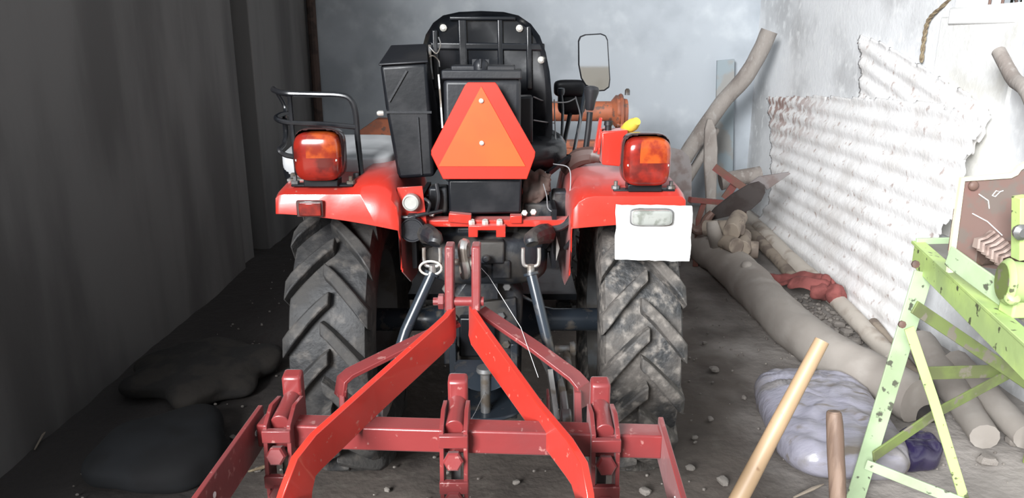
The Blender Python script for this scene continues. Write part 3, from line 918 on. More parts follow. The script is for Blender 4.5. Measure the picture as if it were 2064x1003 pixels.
# --- mirror, gear lever, box with levers on the right
MY = 2.42
mo = [(1166, 82), (1170, 73), (1180, 69), (1212, 67), (1222, 71), (1226, 80), (1230, 160), (1228, 176), (1218, 183), (1205, 184), (1180, 172), (1171, 158), (1166, 130)]
def mtl(p): return V((p.x, p.y + 0.10 * (p.z - at(1198, 125, MY).z), p.z))
mr = MB().prism([mtl(at(x, y, MY)) for x, y in mo], (0, 0.02, 0)).build('mirror', M['black'], T, bevel=0.003)
cxm = sum((x for x, y in mo)) / len(mo); cym = sum((y for x, y in mo)) / len(mo)
mg = MB().prism([mtl(at(cxm + (x - cxm) * 0.93, cym + (y - cym) * 0.955, MY - 0.002)) for x, y in mo], (0, 0.002, 0)).build('mirror_glass', M['mirror'], mr)
ma = MB().tube(smooth_path([at(1183, 172, MY + 0.012), at(1176, 200, MY + 0.02), at(1168, 250, MY + 0.02), at(1158, 300, MY), at(1150, 345, MY - 0.05)], 4), 0.006, 8).build('mirror_arm', M['rod'], T)
gl = MB().tube([at(1189, 226, 2.2), at(1186, 260, 2.2), at(1180, 306, 2.2)], 0.009, 10).build('gear_lever', M['black'], T)
kb = MB()
a, b = at(1188, 222, 2.2), at(1193, 178, 2.2)
kb.lathe([(0.010, 0), (0.013, 0.004), (0.016, 0.03), (0.021, 0.050), (0.022, 0.060), (0.018, 0.067), (0.008, 0.070), (0, 0.070)], a, b - a, 20)
kb.build('gear_knob', M['seat_shell'], T)
lpb = MB()
lpb.supere(at(1150, 178, 2.7), (0.060, 0.035, 0.030), 0.5, 0.5).supere(at(1152, 205, 2.72), (0.050, 0.04, 0.045), 0.5, 0.5)
lpb.rod(at(1152, 215, 2.72), at(1128, 330, 2.5), 0.008, 8)
lpb.build('instrument_pod', M['black'], T)
MB().lathe([(0.010, -0.012), (0.013, 0), (0.012, 0.010), (0, 0.012)], at(1131, 184, 2.55), (0, 0, 1), 12).tube(smooth_path([at(1131, 190, 2.55), at(1134, 230, 2.55), at(1130, 330, 2.5)], 4), 0.005, 8).build('hand_throttle', M['rod'], T)
bx = MB().prism([at(x, y, 1.98) for x, y in ((1213, 266), (1266, 262), (1256, 336), (1214, 332))], (0, 0.07, 0)).build('lever_box', M['red'], T, bevel=0.003)
pr = MB()
pr.bar([at(1210, 240, 2.05), at(1207, 262, 2.03), at(1199, 306, 2.0)], 0.018, 0.008, up=(0, -1, 0))
pr.bar([at(1216, 258, 2.05), at(1210, 262, 2.0), at(1206, 310, 2.0)], 0.014, 0.006, up=(0, -1, 0))
pr.build('lever_guide', M['red'], T, bevel=0.001)
MB().lathe([(0.009, -0.012), (0.009, 0.004), (0.012, 0.005), (0.011, 0.016), (0, 0.018)], at(1226, 256, 2.01), (0, 0, 1), 12).build('push_button', M['black'], T)
yl = MB()
yl.tube(smooth_path([at(1253, 266, 2.05), at(1262, 259, 2.03), at(1274, 252, 2.0), at(1284, 244, 1.98)], 4), [0.009, 0.013, 0.017, 0.017, 0.011], 12)
yl.build('yellow_grip', M['yellow'], T)
bt = MB().tube(smooth_path([at(1140, 342, 2.15), at(1165, 318, 2.12), at(1196, 312, 2.1), at(1214, 318, 2.08)], 5), [0.02, 0.026, 0.024, 0.016], 10).build('rubber_boot', M['brown_boot'], T)
MB().bar([at(1104, 350, 2.02), at(1140, 322, 2.1), at(1172, 302, 2.15)], 0.012, 0.012).build('position_lever', M['black'], T)
# foot plates / floor panel between fenders
fp = MB()
fp.box((TX - 0.16, 2.55, 0.50), (0.22, 0.5, 0.02)).box((TX + 0.17, 2.55, 0.50), (0.22, 0.5, 0.02))
fp.build('footboard', M['black'], T)
ip = MB()
ip.box((TX + 0.18, 2.10, 0.80), (0.012, 0.40, 0.16)).box((TX - 0.19, 2.10, 0.80), (0.012, 0.40, 0.16)).box((TX, 2.14, 0.80), (0.36, 0.02, 0.14))
ip.build('inner_panel', M['black'], T)
# rag tucked beside the sign
rg = MB()
gw, gh = 10, 12
q = [(1056, 335), (1110, 350), (1108, 392), (1052, 428)]
vs = []
for j in range(gh + 1):
    for i in range(gw + 1):
        u, v_ = i / gw, j / gh
        x = (q[0][0] * (1 - u) + q[1][0] * u) * (1 - v_) + (q[3][0] * (1 - u) + q[2][0] * u) * v_
        y = (q[0][1] * (1 - u) + q[1][1] * u) * (1 - v_) + (q[3][1] * (1 - u) + q[2][1] * u) * v_
        x += 6 * noise.noise((i * 0.5, j * 0.4, 3)); y += 8 * noise.noise((i * 0.4, j * 0.5, 9))
        vs.append(at(x, y, 1.99 + 0.02 * noise.noise((i * 0.6, j * 0.3, 1))))
rg.add(vs, [(j * (gw + 1) + i, j * (gw + 1) + i + 1, (j + 1) * (gw + 1) + i + 1, (j + 1) * (gw + 1) + i) for j in range(gh) for i in range(gw)])
tag(rg.build('rag', M['rag_brown'], None, ang=180, solid=0.004), 'dark brown rag stuffed behind the orange triangle on the tractor', 'rag')
# harness wires
for pts, r in (([(1115, 330, 2.0), (1146, 338, 1.98), (1150, 372, 1.96), (1146, 400, 1.95)], 0.0016), ([(1095, 370, 1.96), (1102, 395, 1.95), (1105, 420, 1.94), (1122, 430, 1.93)], 0.0014),
               ([(1075, 195, 2.1), (1100, 204, 2.2), (1140, 206, 2.35), (1160, 198, 2.45)], 0.002), ([(1075, 242, 2.1), (1100, 246, 2.15), (1118, 248, 2.3)], 0.002),
               ([(1117, 200, 2.2), (1119, 260, 2.2), (1122, 300, 2.15)], 0.002), ([(1160, 195, 2.45), (1170, 240, 2.4), (1160, 300, 2.3)], 0.0025)):
    MB().tube(smooth_path([at(*p) for p in pts], 5), r, 6).build('wire', M['wire'], T)
for pts, r in (([(1160, 385, 1.93), (1156, 415, 1.92), (1150, 440, 1.90), (1130, 458, 1.89), (1095, 462, 1.90)], 0.009), ([(1175, 440, 1.86), (1160, 452, 1.85), (1154, 480, 1.85), (1140, 500, 1.88)], 0.006),
               ([(783, 432, 1.86), (815, 438, 1.855), (850, 432, 1.86), (890, 425, 1.9)], 0.005), ([(856, 400, 1.87), (866, 410, 1.86), (862, 428, 1.87)], 0.004), ([(880, 370, 1.95), (884, 400, 1.94), (878, 430, 1.94)], 0.006)):
    MB().tube(smooth_path([at(*p) for p in pts], 5), r, 8).build('wiring_loom', M['wire_black'], T)
ptag = MB().prism([at(x, y, 1.90) for x, y in ((1110, 475), (1120, 470), (1128, 500), (1120, 528), (1114, 505))], (0, 0.003, 0)).build('paper_tag', M['knob_white'], T)
und = MB()
und.box(at(885, 400, 1.99), (0.05, 0.06, 0.07)).box(at(875, 425, 2.0), (0.05, 0.05, 0.04))
und.build('seat_slide', M['cast'], T, bevel=0.006)
MB().box(at(1085, 425, 2.0), (0.08, 0.05, 0.05)).box(at(1130, 410, 2.05), (0.05, 0.05, 0.08)).build('seat_slide', M['cast'], T, bevel=0.006)
for px, py in ((1057, 430), (1075, 428), (870, 432)):
    MB().bolt(at(px, py, 1.93), (0, -1, 0.4), 0.009, 0.012).build('frame_bolt', M['zinc'], T)

# ------------------------------------------------------------------ cultivator
BZ = 0.55
BL, BR = gp(527, 866, BZ), gp(1332, 889, BZ)
K = thing('cultivator', 'red spring tine cultivator with triangular hitch frame mounted behind the tractor', 'cultivator', (TX, 1.3, 0))
MB().bar([BL, BR], 0.05, 0.05).build('front_beam', M['red_old'], K, bevel=0.004)
for a, b in ((gp(527, 826, 0.575) , gp(372, 1045, 0.565)), (gp(1331, 850, 0.575), gp(1386, 1045, 0.565))):
    d = (b - a).normalized()
    a2 = a - d * 0.0
    ep = MB().bar([a2 - V((0, 0, 0.03)), b - V((0, 0, 0.03))], 0.085, 0.010).build('end_plate', M['red_old'], K, bevel=0.0015)
    for t in (0.14, 0.72):
        c = (a2.lerp(b, t)) - V((0, 0, 0.03))
        MB().lathe([(0.006, -0.0058), (0.006, 0.0058)], c + V((0, 0, 0.006)), d.cross(V((0, 0, 1))), 10).build('bolt_hole', M['white_plate'], K)
RBL, RBR = gp(372, 1045, BZ - 0.02), gp(1386, 1045, BZ - 0.02)
MB().bar([RBL, RBR], 0.05, 0.05).build('rear_beam', M['red_old'], K, bevel=0.004)
# mast plates, sloping bars, braces
for px in (905, 959):
    MB().prism([at(px - 9, 497, 1.60), at(px + 9, 497, 1.60), at(px + 9, 628, 1.575), at(px - 9, 628, 1.575)], (0, 0.05, 0.0)).build('mast_plate', M['red_old'], K, bevel=0.004)
FB1 = [at(913, 642, 1.61), at(912, 650, 1.585), at(903, 664, 1.56), at(880, 686, 1.53), at(752, 802, 1.36), at(636, 910, 1.175), at(612, 940, 1.145), at(596, 990, 1.12), at(586, 1040, 1.11)]
FB2 = [at(951, 642, 1.61), at(952, 650, 1.585), at(963, 672, 1.56), at(985, 703, 1.53), at(1085, 842, 1.36), at(1148, 922, 1.185), at(1168, 954, 1.150), at(1178, 998, 1.125), at(1182, 1040, 1.11)]
for pth in (FB1, FB2):
    MB().bar(pth, 0.074, 0.014).build('mast_bar', M['red'], K, bevel=0.0015)
for pth in ([at(922, 648, 1.62), at(800, 705, 1.56), at(705, 752, 1.50), at(690, 765, 1.49), at(685, 800, 1.485)],
            [at(968, 625, 1.62), at(1080, 700, 1.56), at(1158, 758, 1.50), at(1174, 776, 1.485), at(1178, 818, 1.48)]):
    MB().bar(pth, 0.010, 0.042).build('rear_brace', M['red_old'], K, bevel=0.0015)
sp = MB().rod(at(888, 607, 1.595), at(975, 607, 1.595), 0.011, 14).build('spacer_pin', M['red_old'], K)
MB().bolt(at(884, 607, 1.595), (1, 0, 0), 0.018, 0.014).lathe([(0.009, -0.012), (0.009, 0)], at(884, 607, 1.595), (1, 0, 0), 10).build('pin_nut', M['red_old'], K)
for x0, x1, ya, Yb in ((1158, 1172, 790, 1.43), (1102, 1108, 797, 1.43), (683, 694, 795, 1.44), (740, 752, 820, 1.42)):
    MB().prism([at(x0, ya, Yb + 0.03), at(x1, ya, Yb + 0.03), at(x1 + 3, 905, Yb - 0.05), at(x0 + 1, 905, Yb - 0.05)], (0, 0.035, 0)).build('hitch_plate', M['red_old'], K, bevel=0.002)
# spring tine units
def tine_unit(px, py, lean=0.0):
    c = gp(px, py, BZ)                       # on the beam's front face
    W = 0.046
    S = V((lean, 0, 0))
    yf = c.y - 0.045
    for sx in (-1, 1):
        x = c.x + sx * W / 2
        MB().prism([(x - 0.004, yf + 0.10, BZ + 0.050), (x - 0.004, yf + 0.045, BZ + 0.058), (x - 0.004, yf, BZ + 0.036), (x - 0.004, yf - 0.012, BZ - 0.06), (x - 0.004, yf - 0.008, BZ - 0.24), (x - 0.004, yf + 0.03, BZ - 0.24), (x - 0.004, yf + 0.035, BZ - 0.04), (x - 0.004, yf + 0.10, BZ - 0.03)], (0.008, 0, 0)).build('tine_plate', M['red_old'], K, bevel=0.001)
    for dz, dy in ((0.016, -0.002), (-0.078, -0.011)):
        MB().box((c.x, yf + dy, BZ + dz), (W + 0.010, 0.014, 0.026)).build('tine_clip', M['red_old'], K, bevel=0.002)
    for dz, dy in ((-0.022, -0.012), (-0.104, -0.016)):
        MB().lathe([(0.0195, 0), (0.0195, 0.014), (0.016, 0.018)], V((c.x, yf + dy + 0.006, BZ + dz)), (0, -1, 0.25), 6).build('tine_bolt', M['red_old'], K)
        MB().rod(V((c.x, yf + dy + 0.006, BZ + dz)), V((c.x, yf + 0.05, BZ + dz - 0.01)), 0.009, 8).build('bolt_shank', M['steel_dull'], K)
    MB().prism([(c.x - 0.019, yf + 0.105, BZ + 0.088), (c.x + 0.021, yf + 0.105, BZ + 0.088), (c.x + 0.021, yf + 0.105, BZ - 0.02), (c.x - 0.019, yf + 0.105, BZ - 0.02)], (0, 0.03, 0.008)).build('tine_head', M['red_old'], K, bevel=0.006)
    MB().tube([V((c.x, yf + 0.02, BZ + 0.030)), V((c.x, yf + 0.11, BZ + 0.040))], 0.0185, 16).build('spring_tube', M['red_old'], K, bevel=0.002)
    sh = smooth_path([V((c.x, yf + 0.055, BZ - 0.03)), V((c.x, yf + 0.04, BZ - 0.24)), V((c.x, yf + 0.0, 0.22)), V((c.x, yf + 0.06, 0.09)), V((c.x, yf + 0.13, 0.01))], 4)
    MB().bar(sh, 0.022, 0.020, up=(0, 1, 0)).build('tine_shank', M['steel_dull'], K, bevel=0.002)
    MB().prism([V((c.x - 0.03, yf + 0.07, 0.10)), V((c.x + 0.03, yf + 0.07, 0.10)), V((c.x + 0.03, yf + 0.12, 0.04)), V((c.x, yf + 0.16, 0.0)), V((c.x - 0.03, yf + 0.12, 0.04))], (0, 0.006, 0.006)).build('tine_shovel', M['steel_dull'], K)
tine_unit(574, 868)
tine_unit(918, 878)
tine_unit(1215, 886)
tag(MB().tube([at(970, 540, 1.66), at(985, 556, 1.66), at(1050, 660, 1.6), at(1085, 760, 1.45)], 0.0006, 5).build('cobweb_thread', M['web']), 'long thin cobweb thread from hitch mast down across right brace', 'cobweb')
tag(MB().tube([at(978, 788, 1.8), at(958, 830, 1.6), at(935, 870, 1.34)], 0.0006, 5).build('cobweb_thread', M['web']), 'thin cobweb thread from drawbar pin to the middle tine clamp', 'cobweb')

# ------------------------------------------------------------------ orange implement behind the tractor
OY = 4.75
RT = thing('rotary_tiller', 'faded orange rotary tiller standing against the back wall beyond the tractor', 'tiller', (0.0, OY, 0))
a, b = at(850, 226, OY), at(1247, 224, OY)
a.z = b.z
MB().rod(a, b, 0.062, 24).lathe([(0.062, 0), (0.075, 0.01), (0.10, 0.03), (0.10, 0.05)], b - V((0.05, 0, 0)), (1, 0, 0), 24).build('drive_tube', M['orange_old'], RT)
MB().box((a.x + 0.05, OY, (a.z + 0.6) / 2), (0.05, 0.10, a.z - 0.6)).build('tube_post', M['orange_old'], RT, bevel=0.004)
fl_ = MB().lathe([(0.0, 0), (0.115, 0.0), (0.12, 0.01), (0.115, 0.02), (0.09, 0.024), (0.085, 0.05), (0, 0.05)], b + V((0, 0, -0.01)), (1, 0, 0), 28).build('end_flange', M['orange_old'], RT)
for k in range(8):
    t = k * PI / 4
    MB().bolt(b + V((0, 0.098 * math.cos(t), -0.01 + 0.098 * math.sin(t))), (-1, 0, 0), 0.011, 0.018).build('flange_bolt', M['orange_old'], RT)
MB().lathe([(0.016, 0), (0.016, 0.03), (0.008, 0.04)], b + V((0.05, 0, 0.10)), (0, 0, 1), 8).build('oil_plug', M['steel_dull'], RT)
sp_ = MB()
sp_.prism([b + V((0.0, -0.09, 0.02)), b + V((0.0, 0.09, 0.02)), V((b.x, OY + 0.17, 0.25)), V((b.x, OY + 0.08, 0.0)), V((b.x, OY - 0.08, 0.0)), V((b.x, OY - 0.17, 0.25))], (0.02, 0, 0))
sp_.build('side_plate', M['orange_old'], RT, bevel=0.003)
lx = at(728, 250, OY).x
MB().prism([V((lx, OY - 0.1, 0.72)), V((lx, OY + 0.1, 0.72)), V((lx, OY + 0.17, 0.25)), V((lx, OY + 0.08, 0.0)), V((lx, OY - 0.08, 0.0)), V((lx, OY - 0.17, 0.25))], (0.02, 0, 0)).build('side_plate', M['orange_old'], RT, bevel=0.003)
MB().prism([at(720, 266, OY), at(757, 240, OY + 0.1), at(792, 240, OY + 0.1), at(800, 266, OY), at(800, 290, OY), at(720, 290, OY)], (0, 0.12, 0)).build('gear_case', M['orange_old'], RT, bevel=0.006)
hx0, hx1 = lx, b.x
MB().box(((hx0 + hx1) / 2, OY + 0.02, 0.60), (hx1 - hx0, 0.3, 0.05)).build('hood_plate', M['orange_old'], RT, bevel=0.006)
hb_ = MB()
hb_.box(at(1165, 292, OY - 0.1), (0.30, 0.10, 0.06)).box(at(1150, 306, OY - 0.16), (0.14, 0.06, 0.05)).box(at(1205, 310, OY - 0.12), (0.10, 0.08, 0.08)).box(at(1140, 330, OY - 0.16), (0.05, 0.06, 0.14))
hb_.build('hitch_block', M['orange_old'], RT, bevel=0.006)
MB().rod(V((hx0, OY, 0.2)), V((hx1, OY, 0.2)), 0.04).build('rotor_shaft', M['rust'], RT)
for k in range(10):
    x = hx0 + 0.08 + (hx1 - hx0 - 0.16) * k / 9
    t = k * 1.3
    MB().bar([V((x, OY, 0.2)), V((x, OY + 0.12 * math.cos(t), 0.2 + 0.12 * math.sin(t))), V((x + 0.04, OY + 0.18 * math.cos(t + .3), 0.2 + 0.18 * math.sin(t + .3)))], 0.03, 0.008, up=(0, 0.3, 1)).build('rotor_blade', M['rust'], RT)

# ------------------------------------------------------------------ things in the right-hand corner
def pole(name, label, pts, r, m, cat='pole', seg=12, n=6, rough=0.08, squash=1.0, group=None):
    P = smooth_path(pts, n)
    o = MB().tube(P, r, seg, squash=squash, rough=rough).build(name, m, None, loc=min(P, key=lambda p: p.z), ang=50)
    return tag(o, label, cat, group)

# leaning board and curved pole
bd = MB().prism([at(1446, 122, 6.0), at(1481, 119, 6.0), V((at(1486, 300, 6.0).x, 6.0, 0)), V((at(1448, 300, 6.0).x, 6.0, 0))], (0, 0.03, 0))
tag(bd.build('board', M['board_teal'], None, bevel=0.003), 'narrow grey board with faded blue top standing against the back wall', 'board')
pole('curved_pole', 'thick curved weathered grey pole leaning high into the far right corner',
     [at(1310, 430, 5.1), at(1395, 295, 5.35), at(1455, 208, 5.5), at(1500, 158, 5.45), at(1530, 108, 5.42), at(1551, 62, 5.40)], [0.055, 0.060, 0.060, 0.060, 0.058, 0.060], M['wood_grey'], rough=0.05)
pole('thin_pole', 'thinner grey stick tucked under the thick curved pole', [at(1350, 420, 5.2), at(1412, 318, 5.4), at(1443, 262, 5.55)], [0.035, 0.035, 0.03], M['wood_grey'])
pk = MB()
po = [(1424, 398), (1420, 330), (1421, 262), (1427, 240), (1436, 240), (1444, 262), (1447, 300), (1444, 400)]
pk.prism([at(x, y, 4.75) for x, y in po] , (0, 0.035, 0))
zb = at(1434, 400, 4.75)
pk.prism([at(1424, 396, 4.75), at(1444, 396, 4.75), V((at(1444, 398, 4.75).x, 4.72, 0.0)), V((at(1426, 398, 4.75).x, 4.72, 0.0))], (0, 0.035, 0))
tag(pk.build('old_plank', M['wood_grey'], None, bevel=0.006), 'split rotten plank with rounded top standing before the curved pole', 'plank')
# rounded iron plate just behind right fender
pl = [(1335, 412), (1335, 300), (1352, 297), (1374, 302), (1388, 314), (1394, 335), (1394, 412)]
tag(MB().prism([at(x, y, 4.3) for x, y in pl] + [], (0, 0.006, 0)).prism([at(1350, 411, 4.3), at(1380, 411, 4.3), V((at(1380, 411, 4.3).x, 4.3, 0)), V((at(1350, 411, 4.3).x, 4.3, 0))], (0, 0.02, 0)).build('iron_sheet', M['iron_grey'], None), 'grey iron sheet with rounded corner standing behind right fender', 'sheet')
# old plough with two blades and red bars
PL = thing('old_plough', 'old iron plough with two long dark blades lying among logs', 'plough', gp(1470, 500, 0))
def blade(pts, Y0, Y1, name):
    P = []
    x0 = min(p[0] for p in pts); x1 = max(p[0] for p in pts)
    for x, y in pts:
        P.append(at(x, y, Y0 + (Y1 - Y0) * (x - x0) / (x1 - x0)))
    return MB().prism(P, (0, 0.012, 0.002)).build(name, M['iron_grey'] if name == 'share_blade' else M['iron_dark'], PL, bevel=0.003)
blade([(1424, 440), (1440, 420), (1475, 392), (1510, 371), (1530, 366), (1542, 374), (1543, 388), (1535, 404), (1515, 422), (1490, 432), (1460, 438), (1432, 445)], 4.3, 4.1, 'disc_blade')
blade([(1500, 378), (1530, 356), (1590, 347), (1594, 350), (1545, 384), (1540, 372)], 4.35, 4.2, 'share_blade')
MB().bar([at(1440, 336, 4.5), at(1470, 358, 4.45), at(1505, 382, 4.4)], 0.045, 0.012).build('frame_bar', M['red_dark'], PL)
MB().bar([at(1484, 366, 4.5), at(1460, 400, 4.5)], 0.045, 0.012, up=(1, 0, 0)).build('frame_bar', M['red_dark'], PL)
MB().bar([at(1390, 402, 4.25), at(1458, 408, 4.35)], 0.03, 0.03).build('frame_bar', M['red_dark'], PL)
MB().bar([at(1420, 405, 4.3), at(1408, 440, 4.3), V((at(1408, 440, 4.3).x, 4.3, 0.0))], 0.03, 0.012, up=(1, 0, 0)).build('frame_leg', M['red_dark'], PL)
hk = smooth_path([at(1436, 428, 4.2), at(1424, 442, 4.2), at(1420, 456, 4.18), at(1410, 464, 4.16), at(1398, 462, 4.16), at(1394, 452, 4.16)], 4)
MB().tube(hk, [0.02, 0.028, 0.032, 0.03, 0.022, 0.012], 10).build('hook', M['rust'], PL)
MB().rod(at(1500, 425, 4.25), V((at(1500, 425, 4.25).x, 4.25, 0.0)), 0.015).build('support_leg', M['rust'], PL)
pole('short_log', 'short grey log lying flat behind the plough blades', [at(1452, 366, 5.0), at(1490, 358, 5.0), at(1533, 349, 5.0)], [0.06, 0.055, 0.05], M['wood_grey'], 'log')
# log chunks
def chunk(px, py, Y, r, l, rx, rz, label, m='wood_tan'):
    c = at(px, py, Y)
    d = Rz(rz) @ Rx(rx) @ V((0, 1, 0))
    o = MB().tube([c - d * l / 2, c, c + d * l / 2], [r, r * 1.05, r * 0.95], 14, rough=0.25).build('log_chunk', M[m], None, loc=c - V((0, 0, r)), bevel=0.004, ang=40)
    tag(o, label, 'log', 'log chunks behind the big trunk')
chunk(1482, 451, 4.00, 0.048, 0.20, 0.25, -0.5, 'topmost round log chunk with its cut end facing forward')
chunk(1458, 460, 4.02, 0.045, 0.22, -0.2, 0.9, 'knotty log chunk beside the forked trunk end')
chunk(1498, 487, 3.98, 0.045, 0.22, 0.1, -0.3, 'round log chunk rightmost and lowest in the small pile')
chunk(1464, 487, 3.95, 0.044, 0.20, 0.0, 0.3, 'log chunk lowest beside trunk, under the knotty one')
chunk(1490, 500, 3.97, 0.05, 0.2, 0.0, 1.3, 'dark log chunk underneath the small log pile')
# big bent trunk with fork
tz = [0.12, 0.115, 0.105, 0.10, 0.095, 0.092, 0.09, 0.088, 0.085]
tp = [(1405, 478), (1445, 510), (1500, 560), (1550, 612), (1610, 668), (1680, 718), (1740, 750), (1795, 778), (1850, 806)]
TRK = [gp(x, y, z) for (x, y), z in zip(tp, tz)]
trunk = MB().tube(smooth_path(TRK, 7), tz, 20, rough=0.10)
trunk.tube(smooth_path([gp(1450, 505, 0.14), at(1440, 470, 3.95), at(1435, 446, 3.95)], 4), [0.05, 0.04, 0.03], 10, rough=0.1)
trunk.supere(gp(1505, 535, 0.20), (0.03, 0.03, 0.025), 1, 1, 10, 6)
tag(trunk.build('tree_trunk', M['wood_trunk'], None, loc=gp(1610, 690), ang=60), 'thick bent bare tree trunk lying across the floor right of tractor', 'trunk')
# poles along the wall
pole('pale_pole', 'long pale peeled pole lying along the foot of white sheets', [gp(1502, 432, 0.10), gp(1540, 470, 0.09), gp(1600, 528, 0.075), gp(1660, 580, 0.06), gp(1720, 638, 0.05), gp(1800, 725, 0.04)], [0.045, 0.048, 0.045, 0.042, 0.04, 0.038], M['wood_pale'], rough=0.12)
pole('tan_pole', 'shorter tan pole with bark beside the long pale pole', [gp(1505, 462, 0.08), gp(1535, 490, 0.07), gp(1575, 530, 0.05), gp(1600, 562, 0.04)], [0.04, 0.038, 0.035, 0.033], M['wood_tan'], rough=0.15)
pole('thin_stick', 'thin grey stick lying behind the pale pole near green frame', [gp(1760, 650, 0.06), gp(1800, 700, 0.04), gp(1850, 760, 0.03)], [0.025, 0.025, 0.022], M['wood_tan'])
pole('grey_log', 'pale grey log on the floor under the green frame', [gp(1855, 690, 0.10), gp(1925, 790, 0.06), gp(1985, 880, 0.045)], [0.06, 0.055, 0.045], M['wood_trunk'], 'log', rough=0.1)
pole('grey_log', 'second grey log behind the first one under green frame', [gp(1925, 730, 0.10), gp(1990, 800, 0.07), gp(2070, 880, 0.05)], [0.055, 0.05, 0.045], M['wood_trunk'], 'log', rough=0.1)
pole('round_post', 'dark round post leaning on the right wall at upper right', [at(2013, 104, 2.86), at(2040, 155, 2.75), at(2100, 270, 2.5), V((1.86, 2.1, 0.0))], [0.024, 0.025, 0.026, 0.028], M['wood_grey'], rough=0.03)
# rope in the window
rp = smooth_path([V((XR + 0.05, 3.30, 1.60)), onplane(1900, 12, V((XR - 0.01, 0, 0)), V((1, 0, 0))), onplane(1872, 40, V((XR - 0.02, 0, 0)), V((1, 0, 0))), onplane(1863, 75, V((XR - 0.02, 0, 0)), V((1, 0, 0))), onplane(1857, 126, V((XR - 0.02, 0, 0)), V((1, 0, 0)))], 8)
rope = MB()
for k in range(2):
    rope.tube([p + V((0.005 * math.sin(i * 1.1 + k * PI), 0.005 * math.cos(i * 1.1 + k * PI), 0)) for i, p in enumerate(rp)], 0.0058, 7)
tag(rope.build('rope', M['rope']), 'twisted straw rope hanging from the window corner down the wall', 'rope')

# corrugated sheets
def inside(x, y, poly):
    c = False
    for i in range(len(poly)):
        x1, y1 = poly[i]
        x2, y2 = poly[i - 1]
        if (y1 > y) != (y2 > y) and x < (x2 - x1) * (y - y1) / (y2 - y1) + x1:
            c = not c
    return c
def sheet(name, label, plane, poly_px, cdir, pitch, amp, cell=0.012, base_off=0.0):
    p0, p1, p2 = [V(p) for p in plane]
    n = (p1 - p0).cross(p2 - p0).normalized()
    if n.x > 0:
        n = -n
    a, b = [onplane(x, y, p0, n) for x, y in cdir]
    u = (b - a).normalized()
    v_ = n.cross(u)
    pts = [onplane(x, y, p0, n) - p0 for x, y in poly_px]
    poly = [(p.dot(u), p.dot(v_)) for p in pts]
    x0, x1 = min(p[0] for p in poly), max(p[0] for p in poly)
    y0, y1 = min(p[1] for p in poly), max(p[1] for p in poly)
    cu, cv = cell * 1.6, cell
    nx, ny = int((x1 - x0) / cu) + 1, int((y1 - y0) / cv) + 1
    vid, vs, fs = {}, [], []
    def vert(i, j):
        if (i, j) not in vid:
            uu, vv = x0 + i * cu, y0 + j * cv
            h = amp * math.sin(2 * PI * vv / pitch) + 0.004 * noise.noise((uu * 5, vv * 5, 2)) + 0.0018 * noise.noise((uu * 30, vv * 30, 4))
            q = p0 + u * (uu + 0.004 * noise.noise((uu * 40, vv * 40, 8))) + v_ * (vv + 0.004 * noise.noise((uu * 40, vv * 40, 18))) + n * h
            q.z = max(q.z, 0.004)
            q.x = min(q.x, XR - 0.012)
            vid[(i, j)] = len(vs)
            vs.append(q)
        return vid[(i, j)]
    for i in range(nx):
        for j in range(ny):
            uu, vv = x0 + (i + .5) * cu, y0 + (j + .5) * cv
            jx = 0.02 * noise.noise((uu * 11, vv * 11, 7)); jy = 0.02 * noise.noise((uu * 11, vv * 11, 17))
            if inside(uu + jx, vv + jy, poly):
                fs.append((vert(i, j), vert(i + 1, j), vert(i + 1, j + 1), vert(i, j + 1)))
    return tag(MB().add(vs, fs).build(name, M['asbestos'], None, ang=180, solid=0.008), label, 'sheet')
sheet('corrugated_sheet', 'large broken white corrugated sheet leaning low against right wall', ((1.68, 3.1, 0.0), (1.74, 5.35, 0.0), (1.84, 3.1, 1.0)),
      [(1548, 196), (1640, 194), (1760, 200), (1860, 205), (1975, 230), (1972, 275), (1945, 310), (1936, 350), (1938, 390), (1925, 430), (1895, 470), (1870, 500), (1850, 560), (1840, 620), (1835, 690), (1800, 725), (1700, 640), (1620, 545), (1545, 470), (1530, 440), (1552, 400), (1555, 300)],
      ((1560, 230), (1900, 320)), 0.092, 0.007)
sheet('corrugated_sheet', 'smaller slanting white corrugated sheet wedged behind the large one', ((1.885, 3.1, 0.9), (1.895, 4.5, 0.9), (1.915, 3.1, 1.3)),
      [(1733, 72), (1775, 84), (1840, 122), (1910, 168), (1962, 196), (1985, 212), (1995, 240), (1985, 262), (1960, 300), (1930, 340), (1850, 330), (1728, 250), (1734, 150)],
      ((1770, 84), (1985, 212)), 0.085, 0.006)

# red cloth over the poles
def cloth(name, label, mid, width, m):
    P = smooth_path(mid, 6)
    wd = lerp_list(width, len(P))
    nw = 12
    vs = []
    for i, p in enumerate(P):
        d = (P[min(i + 1, len(P) - 1)] - P[max(i - 1, 0)]).normalized()
        s_ = d.cross(V((0, 0, 1))).normalized()
        for k in range(nw + 1):
            t = k / nw - 0.5
            arch = 0.035 * math.cos(t * PI) + 0.018 * math.sin(t * 14 + i * 0.25) + 0.02 * noise.noise((i * 0.25, t * 4, 5))
            vs.append(p + s_ * wd[i] * t + V((0, 0, arch)))
    fs = [(i * (nw + 1) + k, i * (nw + 1) + k + 1, (i + 1) * (nw + 1) + k + 1, (i + 1) * (nw + 1) + k) for i in range(len(P) - 1) for k in range(nw)]
    o = MB().add(vs, fs)
    return o
cl = cloth('c', '', [gp(1540, 566, 0.02), gp(1575, 572, 0.04), gp(1615, 566, 0.08), gp(1650, 574, 0.10), gp(1675, 585, 0.09)], [0.05, 0.13, 0.22, 0.20, 0.12], None)
R_ = Rz(0.6)
for (px, py, z, sx, sy, sz) in ((1660, 586, 0.085, 0.075, 0.05, 0.042), (1686, 592, 0.09, 0.055, 0.042, 0.05), (1664, 563, 0.14, 0.024, 0.022, 0.028)):
    cl.supere(gp(px, py, z), (sx, sy, sz), 0.9, 0.9, 20, 12, R=R_, bump=0.4, bs=22)
